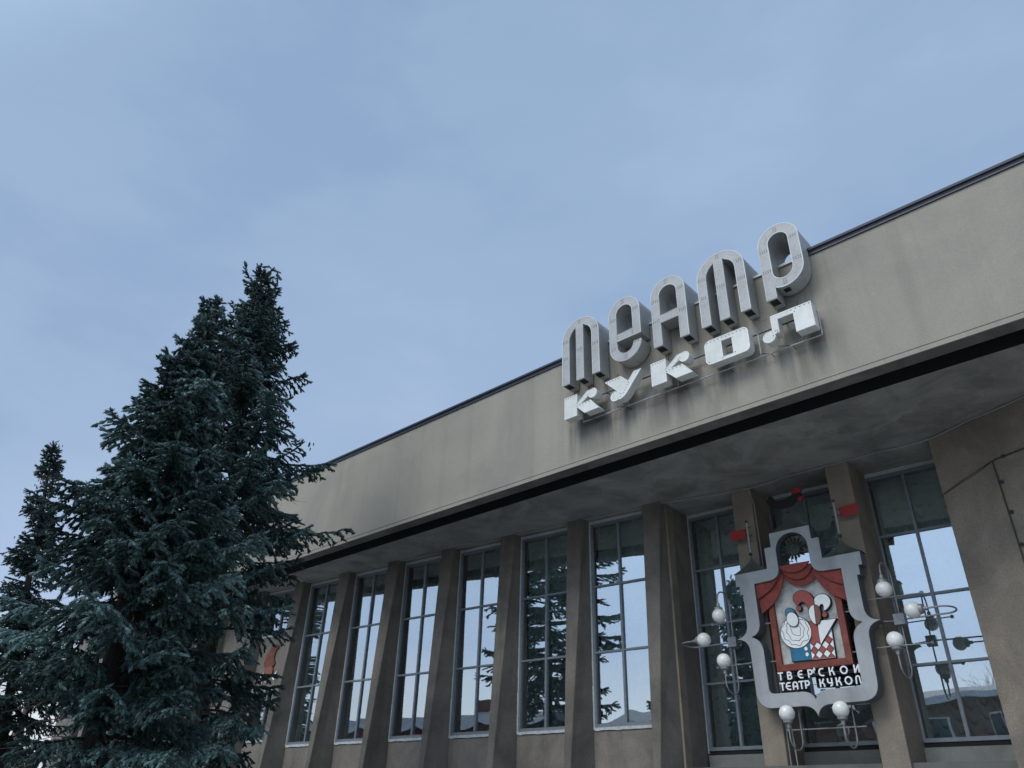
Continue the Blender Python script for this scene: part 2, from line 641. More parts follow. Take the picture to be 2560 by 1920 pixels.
# soffit ----------------------------------------------------------------
b = MB()
nx, ny = 120, 14
for j in range(ny + 1):
    for i in range(nx + 1):
        x = XL + .05 + (XR - XL - .1) * i / nx
        y = -2.23 + (2.6 + 2.23) * j / ny
        dz = .010 * mnoise.noise(Vector((x * .9, y * 1.3, 3.1))) + .006 * mnoise.noise(Vector((x * 2.6, y * 2.6, 1.0)))
        b.v.append((x, y, 9.05 + (dz if 0 < j < ny else 0)))
for j in range(ny):
    for i in range(nx):
        a = j * (nx + 1) + i
        b.f.append((a, a + nx + 1, a + nx + 2, a + 1))
me = bpy.data.meshes.new('soffit')
me.from_pydata(b.v, [], b.f)
finish(me, 60, False)
obj('soffit', me, M_soffit, theatre)
b = MB().box(XL + .05, XR - .05, -2.23, -2.20, 9.052, 9.30)
obj('soffit_edge', b, M_dark, theatre)

# body: end wall, back, floor of the interior -------------------------------------------------
b = MB().box(XL, XL + .4, -2.6, 12, 0, 9.0)
obj('end_wall', b, M_pier, theatre)
b = MB().box(XL + .4, XR, 6.0, 6.2, 0, 9.3)
obj('interior_wall', b, M_inner, theatre)
b = MB().box(XL + .4, XR, -2.0, 6.0, 2.7, 2.95)
b.v = [(x, max(y, K * (x + 12.32) + .25) if x < -9.7 else max(y, 1.8), z) for x, y, z in b.v]
obj('interior_floor', b, M_inner, theatre)
b = MB().box(XR - .4, XR, -2.6, 12, 0, 9.0)
obj('end_wall', b, M_pier, theatre)

# ---- wing windows ------------------------------------------------------
WW, Z0, Z1 = 1.695, 3.857, 8.94
FR = .055


def window_meshes(w, z0, z1, rows, tag_):
    """local frame: x 0..w along the wall, y 0 outer face of frame (in is +y), z absolute"""
    f = MB()
    mx = w / 2
    f.box(0, FR, 0, .09, z0, z1)
    f.box(w - FR, w, 0, .09, z0, z1)
    f.box(FR, w - FR, 0, .09, z0, z0 + .075)
    f.box(FR, w - FR, 0, .09, z1 - .06, z1)
    mull = MB().box(mx - .028, mx + .028, -.006, .085, z0 + .075, z1 - .06)
    zs = [z0 + .075 + (z1 - .06 - z0 - .075) * i / rows for i in range(rows + 1)]
    trs = []
    for i in range(1, rows):
        trs.append(MB().box(FR, mx - .028, .004, .08, zs[i] - .024, zs[i] + .024).box(mx + .028, w - FR, .004, .08, zs[i] - .024, zs[i] + .024))
    panes = []
    for c, (x0, x1) in enumerate(((FR, mx - .028), (mx + .028, w - FR))):
        for i in range(rows):
            za = zs[i] + (.024 if i else 0)
            zb = zs[i + 1] - (.024 if i < rows - 1 else 0)
            panes.append((x0, x1, za, zb))
    return f, mull, trs, panes


def pane_mesh(x0, x1, z0, z1, bulge, n=8):
    p = MB()
    for j in range(n + 1):
        for i in range(n + 1):
            u, v = i / n, j / n
            h = bulge * (1 - (2 * u - 1) ** 2) * (1 - (2 * v - 1) ** 4) + bulge * .5 * (2 * v - 1) ** 2 * (1 - (2 * u - 1) ** 2)
            p.v.append((x0 + (x1 - x0) * u, .05 + h, z0 + (z1 - z0) * v))
    for j in range(n):
        for i in range(n):
            a = j * (n + 1) + i
            p.f.append((a, a + 1, a + n + 2, a + n + 1))
    me = bpy.data.meshes.new('pane')
    me.from_pydata(p.v, [], p.f)
    finish(me, 80, False)
    return me


def build_window(Mx, w, z0, z1, rows, sill):
    f, mull, trs, panes = window_meshes(w, z0, z1, rows, '')
    win = obj('window', f.mesh('window', 30), M_frame, theatre, rel=True)
    win.matrix_local = Mx
    obj('mullion', mull, M_frame, win, rel=True)
    for t_ in trs:
        obj('transom', t_, M_frame, win, rel=True)
    rs = random.Random(int(w * 1000) + rows)
    for pn in panes:
        obj('pane', pane_mesh(*pn, rs.choice((.0016, .0022, -.0012, .0010))), M_glass, win, rel=True)
    # rough white paint round the opening
    rr = random.Random(3)
    rv = MB()
    nseg = 26
    for i in range(nseg):
        a, c = z0 - .055 + (z1 + .10 - z0 + .055) * i / nseg, z0 - .055 + (z1 + .10 - z0 + .055) * (i + 1) / nseg
        rv.box(-.036 - rr.uniform(0, .012), -.001, -.012, .05, a, c)
    obj('painted_reveal', rv.mesh('painted_reveal', 0), M_trim, win, rel=True)
    rv = MB()
    for i in range(10):
        a, c = w * i / 10, w * (i + 1) / 10
        rv.box(a, c, .004, .07, z1 + .001, z1 + .088 + rr.uniform(-.006, .006))
    obj('painted_lintel', rv.mesh('painted_lintel', 0), M_trim, win, rel=True)
    if sill:
        rv = MB()
        for i in range(12):
            a, c = w * i / 12, w * (i + 1) / 12
            rv.box(a, c, -.018, .06, z0 - .062 - rr.uniform(0, .014), z0 - .001)
        obj('sill', rv.mesh('sill', 0), M_trim, win, rel=True)
    return win


SI = [-11.201, -8.903, -6.604, -4.306, -2.007, 0.291]
PITCH = 2.2985
w0 = build_window(MW @ Matrix.Translation((SI[0], 0, 0)), WW, Z0, Z1, 3, True)
wins = [w0]
for s in SI[1:]:
    c = copy_tree(w0, theatre)
    c.matrix_local = MW @ Matrix.Translation((s, 0, 0))
    wins.append(c)
rj = random.Random(21)
for wi in wins:
    for ch in wi.children:
        if ch.name.startswith('pane'):
            ch.rotation_euler = (rj.uniform(-.0012, .0012), 0, rj.uniform(-.0012, .0012))

# bays further left, half hidden by the spruces: a low window, a panel, a high window
SZ = SI[0] - PITCH
lowz = []
build_window(MW @ Matrix.Translation((SZ, 0, 0)), WW, 7.45, 8.94, 1, True)
build_window(MW @ Matrix.Translation((SZ, 0, 0)), WW, 4.05, 5.60, 1, True)
b = MB().box(SZ - .05, SZ + WW, .0, .3, 5.70, 7.38)
obj('wall_panel', place(b.mesh('wall_panel'), MW), M_panel, theatre)

# piers and panels ---------------------------------------------------------
def qd(z):
    return .31 + .062 * (8.75 - z)


def pier(right, zt=9.048):
    rings = []
    for z in (0.0, 3.0, 6.0, zt):
        q = qd(z)
        fl = -.55 + .016 * (8.75 - z)
        fr_ = min(-.05 - .040 * (8.75 - z), -.05)
        fr_ = max(fr_, fl + .03) if fr_ < fl + .03 else fr_
        rings.append([(right + fr_, -q, z), (right - .04, -.004, z), (right - .04, .3, z), (right - PITCH + WW + .012, .3, z), (right - PITCH + WW + .012, -.004, z), (right + fl, -q, z)])
    b = MB()
    n = 6
    for r_ in rings:
        b.v += r_
    for k in range(3):
        for i in range(n):
            b.f.append((k * n + i, k * n + (i + 1) % n, (k + 1) * n + (i + 1) % n, (k + 1) * n + i))
    b.f.append(tuple(range(n)))
    b.f.append(tuple(range(3 * n, 4 * n)))
    me = b.mesh('pier', 0)
    bv = bmesh.new()
    bv.from_mesh(me)
    bmesh.ops.bevel(bv, geom=[e for e in bv.edges if abs(e.verts[0].co.z - e.verts[1].co.z) > 1], offset=.012, segments=1, affect='EDGES')
    bv.to_mesh(me)
    bv.free()
    return place(me, MW)


rights = [SZ - PITCH * 3, SZ - PITCH * 2, SZ - PITCH, SZ] + SI + [SI[-1] + PITCH]
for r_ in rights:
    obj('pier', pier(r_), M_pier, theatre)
# wall panels under the windows, and blank bays at the far left
for s in [SZ] + SI:
    zt = Z0 - .078 if s != SZ else 3.98
    b = MB().box(s - .05, s + WW + .02, .01, .3, 0, zt)
    obj('wall_panel', place(b.mesh('wall_panel'), MW), M_panel, theatre)
for k in (1, 2, 3, 4, 5, 6):
    s = SZ - PITCH * k
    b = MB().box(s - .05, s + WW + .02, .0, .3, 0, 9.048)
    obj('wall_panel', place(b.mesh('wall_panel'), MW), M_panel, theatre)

# strip of wall beside the last pier, then the deep reveal of the entrance bay
b = MB().box(2.548, 2.60, -.035, .3, 0, 9.048)
obj('corner_strip', place(b.mesh('corner_strip', 0), MW), M_post, theatre)
b = MB()
b.box(-9.99, -9.765, .262, 1.6, 0, 9.048)
obj('reveal_wall', b, M_pier, theatre)

# entrance bay: three windows between two posts
CWIN = [(0.0, 1.575), (2.172, 1.86), (4.545, 1.66)]
cw = []
for k, (s, w) in enumerate(CWIN):
    cw.append(build_window(MC @ Matrix.Translation((s, 0, 0)), w, 3.37, 8.955, 4, False))
for x0, x1 in ((-8.05, -7.545), (-5.69, -5.175)):
    b = MB()
    ya = 1.29 + .05 * (x0 + 9.74)
    b.box(x0, x1, .5, ya + .25, 0, 9.048)
    me = b.mesh('post', 0)
    bv = bmesh.new()
    bv.from_mesh(me)
    bmesh.ops.bevel(bv, geom=[e for e in bv.edges if abs(e.verts[0].co.z - e.verts[1].co.z) > 1], offset=.012, segments=1, affect='EDGES')
    bv.to_mesh(me)
    bv.free()
    obj('post', me, M_post, theatre)
for s, w in CWIN:
    b = MB().box(s + .03, s + w + .1, -.10, .2, 0, 3.27)
    obj('entrance_panel', place(b.mesh('entrance_panel'), MC), M_panel2, theatre)
    b = MB().box(s - .01, s + w + .1, .02, .2, 3.272, 3.366)
    obj('shadow_gap', place(b.mesh('shadow_gap'), MC), M_dark, theatre)
# slanted wall to the right of the entrance
dx, dy = 1.0, -.36
ln = math.hypot(dx, dy)
b = MB()
x0, y0 = -3.45, .50
x1 = 3.2
y1 = y0 - .36 * (x1 - x0)
b.loft([(x0, y0, 0), (x1, y1, 0), (x1, y1 + .6, 0), (x1, 2.6, 0), (x0, 2.0, 0)], [(x0, y0, 9.048), (x1, y1, 9.048), (x1, y1 + .6, 9.048), (x1, 2.6, 9.048), (x0, 2.0, 9.048)])
obj('slanted_wall', b.mesh('slanted_wall', 0), M_post, theatre)
b = MB().box(x1, XR - .4, y1, y1 + .3, 0, 9.04)
obj('side_wall', b, M_post, theatre)

# painted jester relief on the hidden panel
rel = empty('jester_relief', 'red and white jester head relief on a wall panel half hidden by the spruces', 'relief', MW @ Vector((SZ + .85, -.01, 5.8)))
hx = SZ + .75
M_old = simple('faded_relief_red', (.15, .055, .04), .9, 0, .4, 6)
hat = smooth_poly([(hx - .35, 6.35), (hx - .30, 6.75), (hx - .02, 7.02), (hx + .22, 7.12), (hx + .36, 6.98), (hx + .20, 6.90), (hx + .16, 6.62), (hx + .32, 6.42), (hx, 6.30)])
obj('hat', place(poly_mesh('hat', [hat], -.05, -.002), MW), M_old, rel)
obj('face', place(poly_mesh('face', [smooth_poly([(hx - .28, 6.34), (hx + .25, 6.38), (hx + .20, 5.98), (hx, 5.84), (hx - .2, 5.98)])], -.06, -.004), MW), M_brown, rel)
for k in range(5):
    a = hx - .42 + k * .22
    obj('collar_point', place(poly_mesh('collar_point', [[(a, 6.12 - .05 * k), (a + .2, 6.2), (a + .13, 5.80 + .03 * k)]], -.045, -.003), MW), M_white, rel)

# ================================================================ CURTAINS
def curtain_mesh(w, z0, z1, cols, name='curtain'):
    nu, nv = cols * 10, int((z1 - z0) * 34)
    c = MB()
    for j in range(nv + 1):
        for i in range(nu + 1):
            u = i / nu * cols
            f = u - math.floor(u)
            sag = 4 * f * (1 - f)
            z = z0 + (z1 - z0) * j / nv
            per = .25 + .02 * math.sin(2.3 * math.floor(u))
            ph = (z + .26 * sag) / per + .31 * math.floor(u)
            tri = 1 - (ph - math.floor(ph))
            d = .10 * (.25 + .75 * sag) * (tri ** 1.2) + .03 * (1 - sag) * math.sin(60 * f)
            c.v.append((w * i / nu, -d, z))
    for j in range(nv):
        for i in range(nu):
            a = j * (nu + 1) + i
            c.f.append((a, a + 1, a + nu + 2, a + nu + 1))
    c2 = MB()
    c2.v, c2.f = c.v, c.f
    c2.box(-.02, w + .02, -.02, .04, z1 - .10, z1)
    me = bpy.data.meshes.new(name)
    me.from_pydata(c2.v, [], c2.f)
    finish(me, 80, False)
    return me


cm = curtain_mesh(1.55, 3.9, 8.88, 6)
cl_labels = ['grey green festoon curtain behind the leftmost tall window, beside the spruce branches',
             'grey green festoon curtain behind the second tall window from the spruces',
             'grey green festoon curtain behind the third tall window from the spruces',
             'grey green festoon curtain behind the fourth tall window from the spruces',
             'grey green festoon curtain behind the fifth tall window, full of spruce reflections',
             'grey green festoon curtain behind the tall window next to the entrance bay']
for k, s in enumerate(SI):
    if k == 0:
        c0 = obj('curtain', cm, M_curtain)
        c = c0
    else:
        c = c0.copy()
        COL.objects.link(c)
    c.matrix_world = MW @ Matrix.Translation((s + .07, .27, 0))
    tag(c, cl_labels[k], 'curtain', 'festoon curtains behind the tall windows')
cc_labels = ['teal festoon curtain in the entrance window left of the emblem',
             'teal festoon curtain in the dark entrance window behind the emblem',
             'teal festoon curtain in the entrance window beside the slanted wall']
for k, (s, w) in enumerate(CWIN):
    c = obj('curtain', curtain_mesh(w - .14, 3.42, 8.90, 6), M_curtain)
    c.matrix_world = MC @ Matrix.Translation((s + .07, .27, 0))
    tag(c, cc_labels[k], 'curtain', 'festoon curtains behind the tall windows')

# ================================================================ SIGN LETTERS
YF, YB = -3.52, -3.125
M_rim = simple('letter_rim', (.56, .56, .54), .5, 0, .12, 12)


def rim_mesh(loops, y, r_):
    mb = MB()
    for lp in loops:
        mb.tube([(p[0], y, p[1]) for p in lp] + [(lp[0][0], y, lp[0][1])], r_, 4, False)
    return mb.mesh('rim', 50)



def letter_t(x, zb=11.005):
    w, st, cz = 1.115, .205, 12.21
    r_ = w / 2
    cx = x + r_
    out = [(x, zb)] + arc(cx, cz, r_, 180, 0, 28) + [(x + w, zb), (x + w - st, zb)]
    ri = r_ - st
    zt = cz + ri
    m0, m1 = cx - st * .5 - .02, cx + st * .5 - .02
    # right bay
    a = math.degrees(math.acos((m1 - cx) / ri))
    out += arc(cx, cz, ri, 0, a, 10)
    out += [(m1, zb), (m0, zb)]
    a = math.degrees(math.acos((m0 - cx) / ri))
    out += arc(cx, cz, ri, a, 180, 10)
    out += [(x + st, zb)]
    return [out], [(x, x + st), (m0, m1), (x + w - st, x + w)]


def letter_e(x):
    w, st, zt, zb = .865, .20, 12.765, 11.01
    r_ = w / 2
    cx = x + r_
    ct, cb = zt - r_, zb + r_
    ri = r_ - st
    outer = arc(cx, ct, r_, 180, 0, 24) + [(x + w, 11.60), (x + st, 11.60)] + arc(cx, cb, ri, 180, 358, 20) + arc(cx, cb, r_, 358, 180, 24)
    inner = arc(cx, ct, ri, 180, 0, 20) + [(x + w - st, 11.80), (x + st, 11.80)]
    return [outer, inner], []


def letter_a(x):
    w, st, zt, zb = .885, .208, 12.765, 11.005
    r_ = w / 2
    cx = x + r_
    ct = zt - r_
    ri = r_ - st
    outer = arc(cx, ct, r_, 180, 0, 24) + [(x + w, zb), (x + w - st, zb), (x + w - st, 11.60), (x + st, 11.60), (x + st, zb), (x, zb)]
    inner = arc(cx, ct, ri, 180, 0, 20) + [(x + w - st, 11.81), (x + st, 11.81)]
    return [outer, inner], [(x, x + st), (x + w - st, x + w)]


def letter_r(x):
    w, st, zt, zb = .86, .208, 12.785, 11.0
    r_ = w / 2
    cx = x + r_
    ct, cb = zt - r_, 11.20 + r_
    ri = r_ - st
    a = math.degrees(math.acos((x + st - cx) / r_))
    outer = arc(cx, ct, r_, 180, 0, 24) + arc(cx, cb, r_, 0, -a, 18) + [(x + st, zb), (x, zb)]
    inner = arc(cx, ct, ri, 180, 0, 20) + arc(cx, cb, ri, 0, -180, 20)
    return [outer, inner], [(x, x + st)]


def upper_arch(x, w, st, zt, zb):
    r_ = w / 2
    cz = zt - r_
    return [(x, zb)] + arc(x + r_, cz, r_, 180, 0, 24) + [(x + w, zb), (x + w - st, zb)] + arc(x + r_, cz, r_ - st, 0, 180, 20) + [(x + st, zb)]


def dots(b, pts, y):
    for px, pz in pts:
        o = len(b.v)
        n = 6
        for k in range(n):
            b.v.append((px + .0125 * math.cos(2 * PI * k / n), y, pz + .0125 * math.sin(2 * PI * k / n)))
        b.f.append(tuple(o + k for k in range(n)))


def cluster(cx, cz, nx, nz, dx=.048, dz=.045, slant=.0):
    return [(cx + (i - (nx - 1) / 2) * dx, cz + (j - (nz - 1) / 2) * dz + slant * i) for i in range(nx) for j in range(nz)]


big = [(letter_t, -10.09, 'big white three legged arch letter, leftmost in the upper row of the roof sign', 't'),
       (letter_e, -8.655, 'big white box letter e, second in the upper row of the roof sign', 'e'),
       (letter_a, -7.465, 'big white box letter A with arched top, middle of the upper sign row', 'a'),
       (letter_t, -6.255, 'big white three legged arch letter between the A and the p of the sign', 't'),
       (letter_r, -4.785, 'big white box letter p with long oval bowl, rightmost in the upper sign row', 'r')]
for fn, x, lab, kd in big:
    loops, legs = fn(x)
    t_ = empty('sign_letter', lab, 'sign letter', (x + .5, YB, 11.0), 'letters of the roof sign')
    obj('letter_body', poly_mesh('letter_body', loops, YF, YB, .008, 40), M_letter, t_)
    obj('rim', rim_mesh(loops, YF + .004, .012), M_rim, t_)
    # above the parapet the box runs on back over the roof
    w = {'t': 1.115, 'e': .865, 'a': .885, 'r': .86}[kd]
    up_loops = letter_t(x, 12.058)[0] if kd == 't' else [upper_arch(x, w, .205, 12.785 if kd == 'r' else 12.765, 12.058)]
    obj('rear_body', poly_mesh('rear_body', up_loops, YB + .001, -2.70, .004, 40), M_letter, t_)
    for a, c in legs:
        gb = MB().box(a + .035, c - .012, YF + .045, YF + .235, 10.99, 10.9985)
        obj('bottom_opening', gb, M_grille, t_)
    if kd == 'r':
        gb = MB().box(x + .33, x + .46, YF + .09, YF + .22, 11.19, 11.197)
        obj('bottom_opening', gb, M_grille, t_)
    d = MB()
    w = {'t': 1.115, 'e': .865, 'a': .885, 'r': .86}[kd]
    st = .205
    P = []
    P += cluster(x + w / 2 - .02, 12.67, 2, 3)
    P += cluster(x + st / 2, 12.23, 4, 2)
    P += cluster(x + w - st / 2, 12.33, 3, 2)
    if kd == 't':
        P += cluster(x + st / 2, 11.75, 3, 2) + cluster(x + w / 2 - .02, 11.87, 4, 2) + cluster(x + w - st / 2, 11.85, 4, 2)
    if kd == 'e':
        P += cluster(x + st / 2, 11.42, 3, 2) + cluster(x + w / 2, 11.11, 2, 3) + cluster(x + st + .02, 11.70, 1, 3) + cluster(x + w - st - .02, 11.70, 1, 3) + cluster(x + w - st / 2 - .02, 11.40, 3, 1)
    if kd == 'a':
        P += cluster(x + st / 2, 11.68, 4, 2) + cluster(x + w - st / 2, 11.72, 4, 2)
    if kd == 'r':
        P += cluster(x + st / 2, 11.70, 4, 2) + cluster(x + w - st / 2, 11.75, 4, 2) + cluster(x + w / 2, 11.30, 2, 3)
    dots(d, P, YF - .002)
    o = obj('bulb_holes', d.mesh('bulb_holes', 0), M_black, t_)
    o['kind'] = 'stuff'

ys0, ys1 = -3.52, -3.29
M_rim2 = simple('letter_rim_white', (.78, .78, .75), .5, 0, .1, 12)


def rrect(x0, x1, z0, z1, r_):
    return arc(x1 - r_, z1 - r_, r_, 90, 0, 6) + arc(x1 - r_, z0 + r_, r_, 0, -90, 6) + arc(x0 + r_, z0 + r_, r_, 270, 180, 6) + arc(x0 + r_, z1 - r_, r_, 180, 90, 6)


def small_k(x, wd):
    zb, zt = 10.065, 10.635
    bar = [(x, zb), (x, zt), (x + wd, zt), (x + wd, 10.40)]
    cx, cz, rr_ = x + wd + .46, 10.505, .118
    arm = [(x + wd + .02, 10.40), (x + wd + .30, 10.61)] + arc(cx, cz, rr_, 110, -130, 16) + [(x + wd + .335, 10.47), (x + wd + .125, 10.345)]
    leg = [(x + wd + .385, 10.345), (x + wd + .635, 10.06), (x + wd + .225, 10.06), (x + wd, 10.288)]
    return [bar + arm + leg + [(x + wd, zb)]]


small = [
    ('K', small_k(-10.03, .365), 'small white box letter K with curled arm, leftmost in the lower sign row'),
    ('Y', [[(-8.83, 10.63), (-8.405, 10.635), (-8.205, 10.446), (-8.035, 10.635), (-7.855, 10.64), (-8.255, 10.175)] + arc(-8.575, 10.185, .125, -50, -300, 18)[0:0]
           + [(-8.33, 10.11), (-8.42, 10.07)] + arc(-8.575, 10.18, .118, -60, -330, 18) + [(-8.43, 10.205), (-8.392, 10.18)]], 'small white box letter Y with curled foot, second in the lower sign row'),
    ('K', small_k(-7.59, .37), 'small white box letter K with curled arm, under the big A'),
    ('O', [rrect(-6.257, -5.285, 10.07, 10.632, .11), [(-5.885, 10.135), (-5.885, 10.52), (-5.640, 10.52), (-5.640, 10.135)]], 'small white box letter O with rounded corners and square hole in the lower sign row'),
    ('L', [[(-4.778, 10.62), (-3.955, 10.62), (-3.955, 10.065), (-4.318, 10.065), (-4.318, 10.51), (-4.648, 10.51), (-4.655, 10.20)] + arc(-4.865, 10.175, .125, 10, -250, 20) + [(-4.79, 10.30), (-4.778, 10.25)]], 'small white bracket shaped letter with curled foot, rightmost in the lower sign row')]
for ch, loops, lab in small:
    xs = [p[0] for p in loops[0]]
    t_ = empty('sign_letter', lab, 'sign letter', ((min(xs) + max(xs)) / 2, ys1, 10.06), 'letters of the roof sign')
    obj('letter_body', poly_mesh('letter_body', loops, ys0, ys1, .006, 40), M_letter2, t_)
    obj('rim', rim_mesh(loops, ys0 + .004, .011), M_rim2, t_)
    d = MB()
    x0_, x1_ = min(xs), max(xs)
    if ch == 'K':
        P = [(x0_ + .05 + .065 * i, 10.60) for i in range(5)] + [(x0_ + .45 + .09 * i, 10.315) for i in range(4)] + [(x0_ + .37, 10.37), (x0_ + .37, 10.31), (x0_ + .73, 10.52), (x0_ + .69, 10.49)]
    elif ch == 'Y':
        P = [(x0_ + .06 + .075 * i, 10.605) for i in range(5)] + [(-8.20 - .035 * i, 10.41 - .055 * i) for i in range(5)] + [(-8.0, 10.58), (-8.43, 10.12), (-8.5, 10.10)]
    elif ch == 'O':
        P = [(x0_ + .06 + .085 * i, 10.59) for i in range(11)] + [(-5.63, 10.51), (-5.60, 10.14), (-5.89, 10.11), (x0_ + .06, 10.12)]
    else:
        P = [(x0_ + .05, 10.59), (x0_ + .10, 10.59), (x0_ + .13, 10.59)] + [(-4.35 + .09 * i, 10.59) for i in range(5)] + [(-4.29, 10.53), (-4.72, 10.26), (-4.68, 10.26), (-4.69, 10.22), (-4.78, 10.17)]
    dots(d, P, ys0 - .002)
    o = obj('bulb_holes', d.mesh('bulb_holes', 0), M_black, t_)
    o['kind'] = 'stuff'

# support rails behind the small letters
rail = empty('sign_rail_frame', 'thin grey two rail metal frame carrying the lower row of sign letters', 'sign frame', (-6.9, -3.1, 10.0))
yr = -3.235
for nm, z in (('upper_rail', 10.53), ('lower_rail', 9.985)):
    obj(nm, MB().tube([(-9.70, yr, z + .03), (-3.95, yr, z)], .016, 8), M_metal if nm == 'lower_rail' else M_metald, rail)
for x in (-9.70, -8.42, -7.12, -5.72, -5.20, -3.95):
    obj('upright', MB().tube([(x, yr, 9.99), (x, yr, 10.54)], .016, 8), M_metal, rail)
for x in (-9.35, -8.45, -7.0, -5.9, -5.0, -4.55):
    obj('strut', MB().tube([(x - .25, ys1, 10.05), (x, yr, 9.99), (x + .01, -3.1, 9.97)], .008, 6), M_metald, rail)
for x in (-9.70, -9.0, -7.6, -6.0, -4.6):
    obj('wall_tie', MB().tube([(x, yr, 10.54), (x - .02, -3.098, 10.60)], .012, 6), M_metald, rail)
    obj('hanger', MB().tube([(x + .28, -3.16, 11.0), (x + .27, yr, 10.54)], .009, 6), M_metald, rail)

# ================================================================ EMBLEM
EX = -6.59
emb = empty('theatre_emblem', 'grey scalloped emblem with red curtains, two puppets and white lettering on the entrance posts', 'emblem', (EX, .25, 3.79))


def sym(half):
    r_ = [(EX + x, z) for x, z in half]
    l_ = [(EX - x, z) for x, z in reversed(half)]
    if abs(half[0][0]) < 1e-6:
        l_ = l_[:-1]
    if abs(half[-1][0]) < 1e-6:
        l_ = l_[1:]
    return r_ + l_


def bez(p0, c, p1, n=8):
    return [((1 - t) ** 2 * p0[0] + 2 * t * (1 - t) * c[0] + t * t * p1[0], (1 - t) ** 2 * p0[1] + 2 * t * (1 - t) * c[1] + t * t * p1[1]) for t in [i / n for i in range(n + 1)]]


outer = [(.467, 7.637), (.467, 7.324), (.628, 7.324), (.628, 6.856), (1.417, 6.856), (1.417, 6.575), (1.34, 6.575), (1.34, 6.378), (1.272, 6.378)]
outer += bez((1.272, 5.72), (1.275, 5.47), (1.535, 5.445)) + bez((1.535, 5.435), (1.27, 5.40), (1.268, 5.155))
outer += bez((1.247, 4.31), (1.23, 3.99), (.90, 3.99), 12) + bez((.28, 3.985), (.05, 3.98), (.0, 3.775), 10)
inner = arc(0, 7.195, .365, 90, 0, 16) + bez((.365, 6.83), (.37, 6.58), (.66, 6.585)) + [(.978, 6.575)]
inner += bez((.972, 5.72), (.985, 5.50), (1.19, 5.452)) + bez((1.19, 5.442), (.97, 5.36), (.963, 5.13))
inner += bez((.958, 4.37), (.95, 4.268), (.85, 4.268), 6) + bez((.26, 4.258), (.06, 4.25), (.0, 4.09), 8)
me = poly_mesh('frame', [sym(outer), sym(inner)], .10, .40, .006, 30)
o = obj('frame', me, M_emb, emb)
me.materials.append(M_embside)
for p in me.polygons:
    if abs(p.normal.y) < .5:
        p.material_index = 1
# red picture border and cream board
bx0, bx1, bz0, bz1 = EX - .80, EX + .80, 4.715, 6.82
t_ = .128
bq = lambda x, z, k: (x, .265 + k, z)
bmb = MB()
O4 = [(bx0, bz0), (bx1, bz0), (bx1, bz1), (bx0, bz1)]
I4 = [(bx0 + t_, bz0 + t_), (bx1 - t_, bz0 + t_), (bx1 - t_, bz1 - t_), (bx0 + t_, bz1 - t_)]
for k in range(4):
    m_ = (k + 1) % 4
    P0, P1, Q1, Q0 = O4[k], O4[m_], I4[m_], I4[k]
    bmb.loft([(*P0[:1], .275, P0[1]), (P1[0], .275, P1[1]), (Q1[0], .262, Q1[1]), (Q0[0], .262, Q0[1])], [(P0[0], .40, P0[1]), (P1[0], .40, P1[1]), (Q1[0], .40, Q1[1]), (Q0[0], .40, Q0[1])])
border = obj('red_border', bmb.mesh('red_border', 20), M_redf, emb)
b = MB().box(bx0 + .06, bx1 - .06, .345, .375, bz0 + .06, 6.80)
obj('board', b, M_board, emb)
for z in (4.95, 5.75):
    for sx in (-1, 1):
        obj('bracket_rod', MB().tube([(EX + sx * .79, .36, z), (EX + sx * 1.03, .36, z)], .014, 6), M_metal, emb)
# curtains
C1 = [(-6.993, 6.885), (-6.917, 6.788), (-6.807, 6.720), (-6.693, 6.689), (-6.555, 6.688), (-6.407, 6.748), (-6.289, 6.869)]
C2 = [(-6.960, 6.84), (-6.929, 6.776), (-6.855, 6.675), (-6.751, 6.580), (-6.629, 6.540), (-6.502, 6.536), (-6.375, 6.599), (-6.290, 6.700), (-6.240, 6.83)]
C3 = [(-6.985, 6.80), (-6.895, 6.615), (-6.819, 6.525), (-6.714, 6.445), (-6.603, 6.403), (-6.468, 6.398), (-6.324, 6.449), (-6.222, 6.543), (-6.167, 6.637), (-6.20, 6.80)]
dxs = .012
for k, (c, y) in enumerate(((C3, .25), (C2, .20), (C1, .15))):
    pts = smooth_poly(c, 2, False)
    pts = [(x + dxs * k - .01, z) for x, z in pts]
    obj('curtain_swag', poly_mesh('curtain_swag', [pts], y, y + .05, .004, 25), M_red, emb)
    rim = MB().tube([(x, y + .012, z + .002) for x, z in pts], .011, 5)
    obj('swag_hem', rim, M_redf, emb)
LC2 = [(-6.93, 6.72), (-6.928, 6.659), (-6.974, 6.494), (-7.088, 6.284), (-7.212, 6.134), (-7.381, 6.027), (-7.53, 5.945), (-7.60, 6.55), (-7.3, 6.62)]
LC1 = [(-6.96, 6.74), (-6.999, 6.700), (-7.046, 6.613), (-7.195, 6.445), (-7.364, 6.339), (-7.560, 6.255), (-7.60, 6.60), (-7.3, 6.64)]
for k, (c, y) in enumerate(((LC2, .215), (LC1, .16))):
    body = smooth_poly(c[:6 if k else 7], 2, False) + c[6 if k else 7:]
    for sx in (0, 1):
        p2 = body if not sx else [(2 * EX - x, z) for x, z in body]
        obj('curtain_drape', poly_mesh('curtain_drape', [p2], y, y + .05, .004, 25), M_red, emb)
        hem = smooth_poly(c[:6 if k else 7], 2, False)
        obj('drape_hem', MB().tube([((2 * EX - x) if sx else x, y + .012, z) for x, z in hem], .011, 5), M_redf, emb)

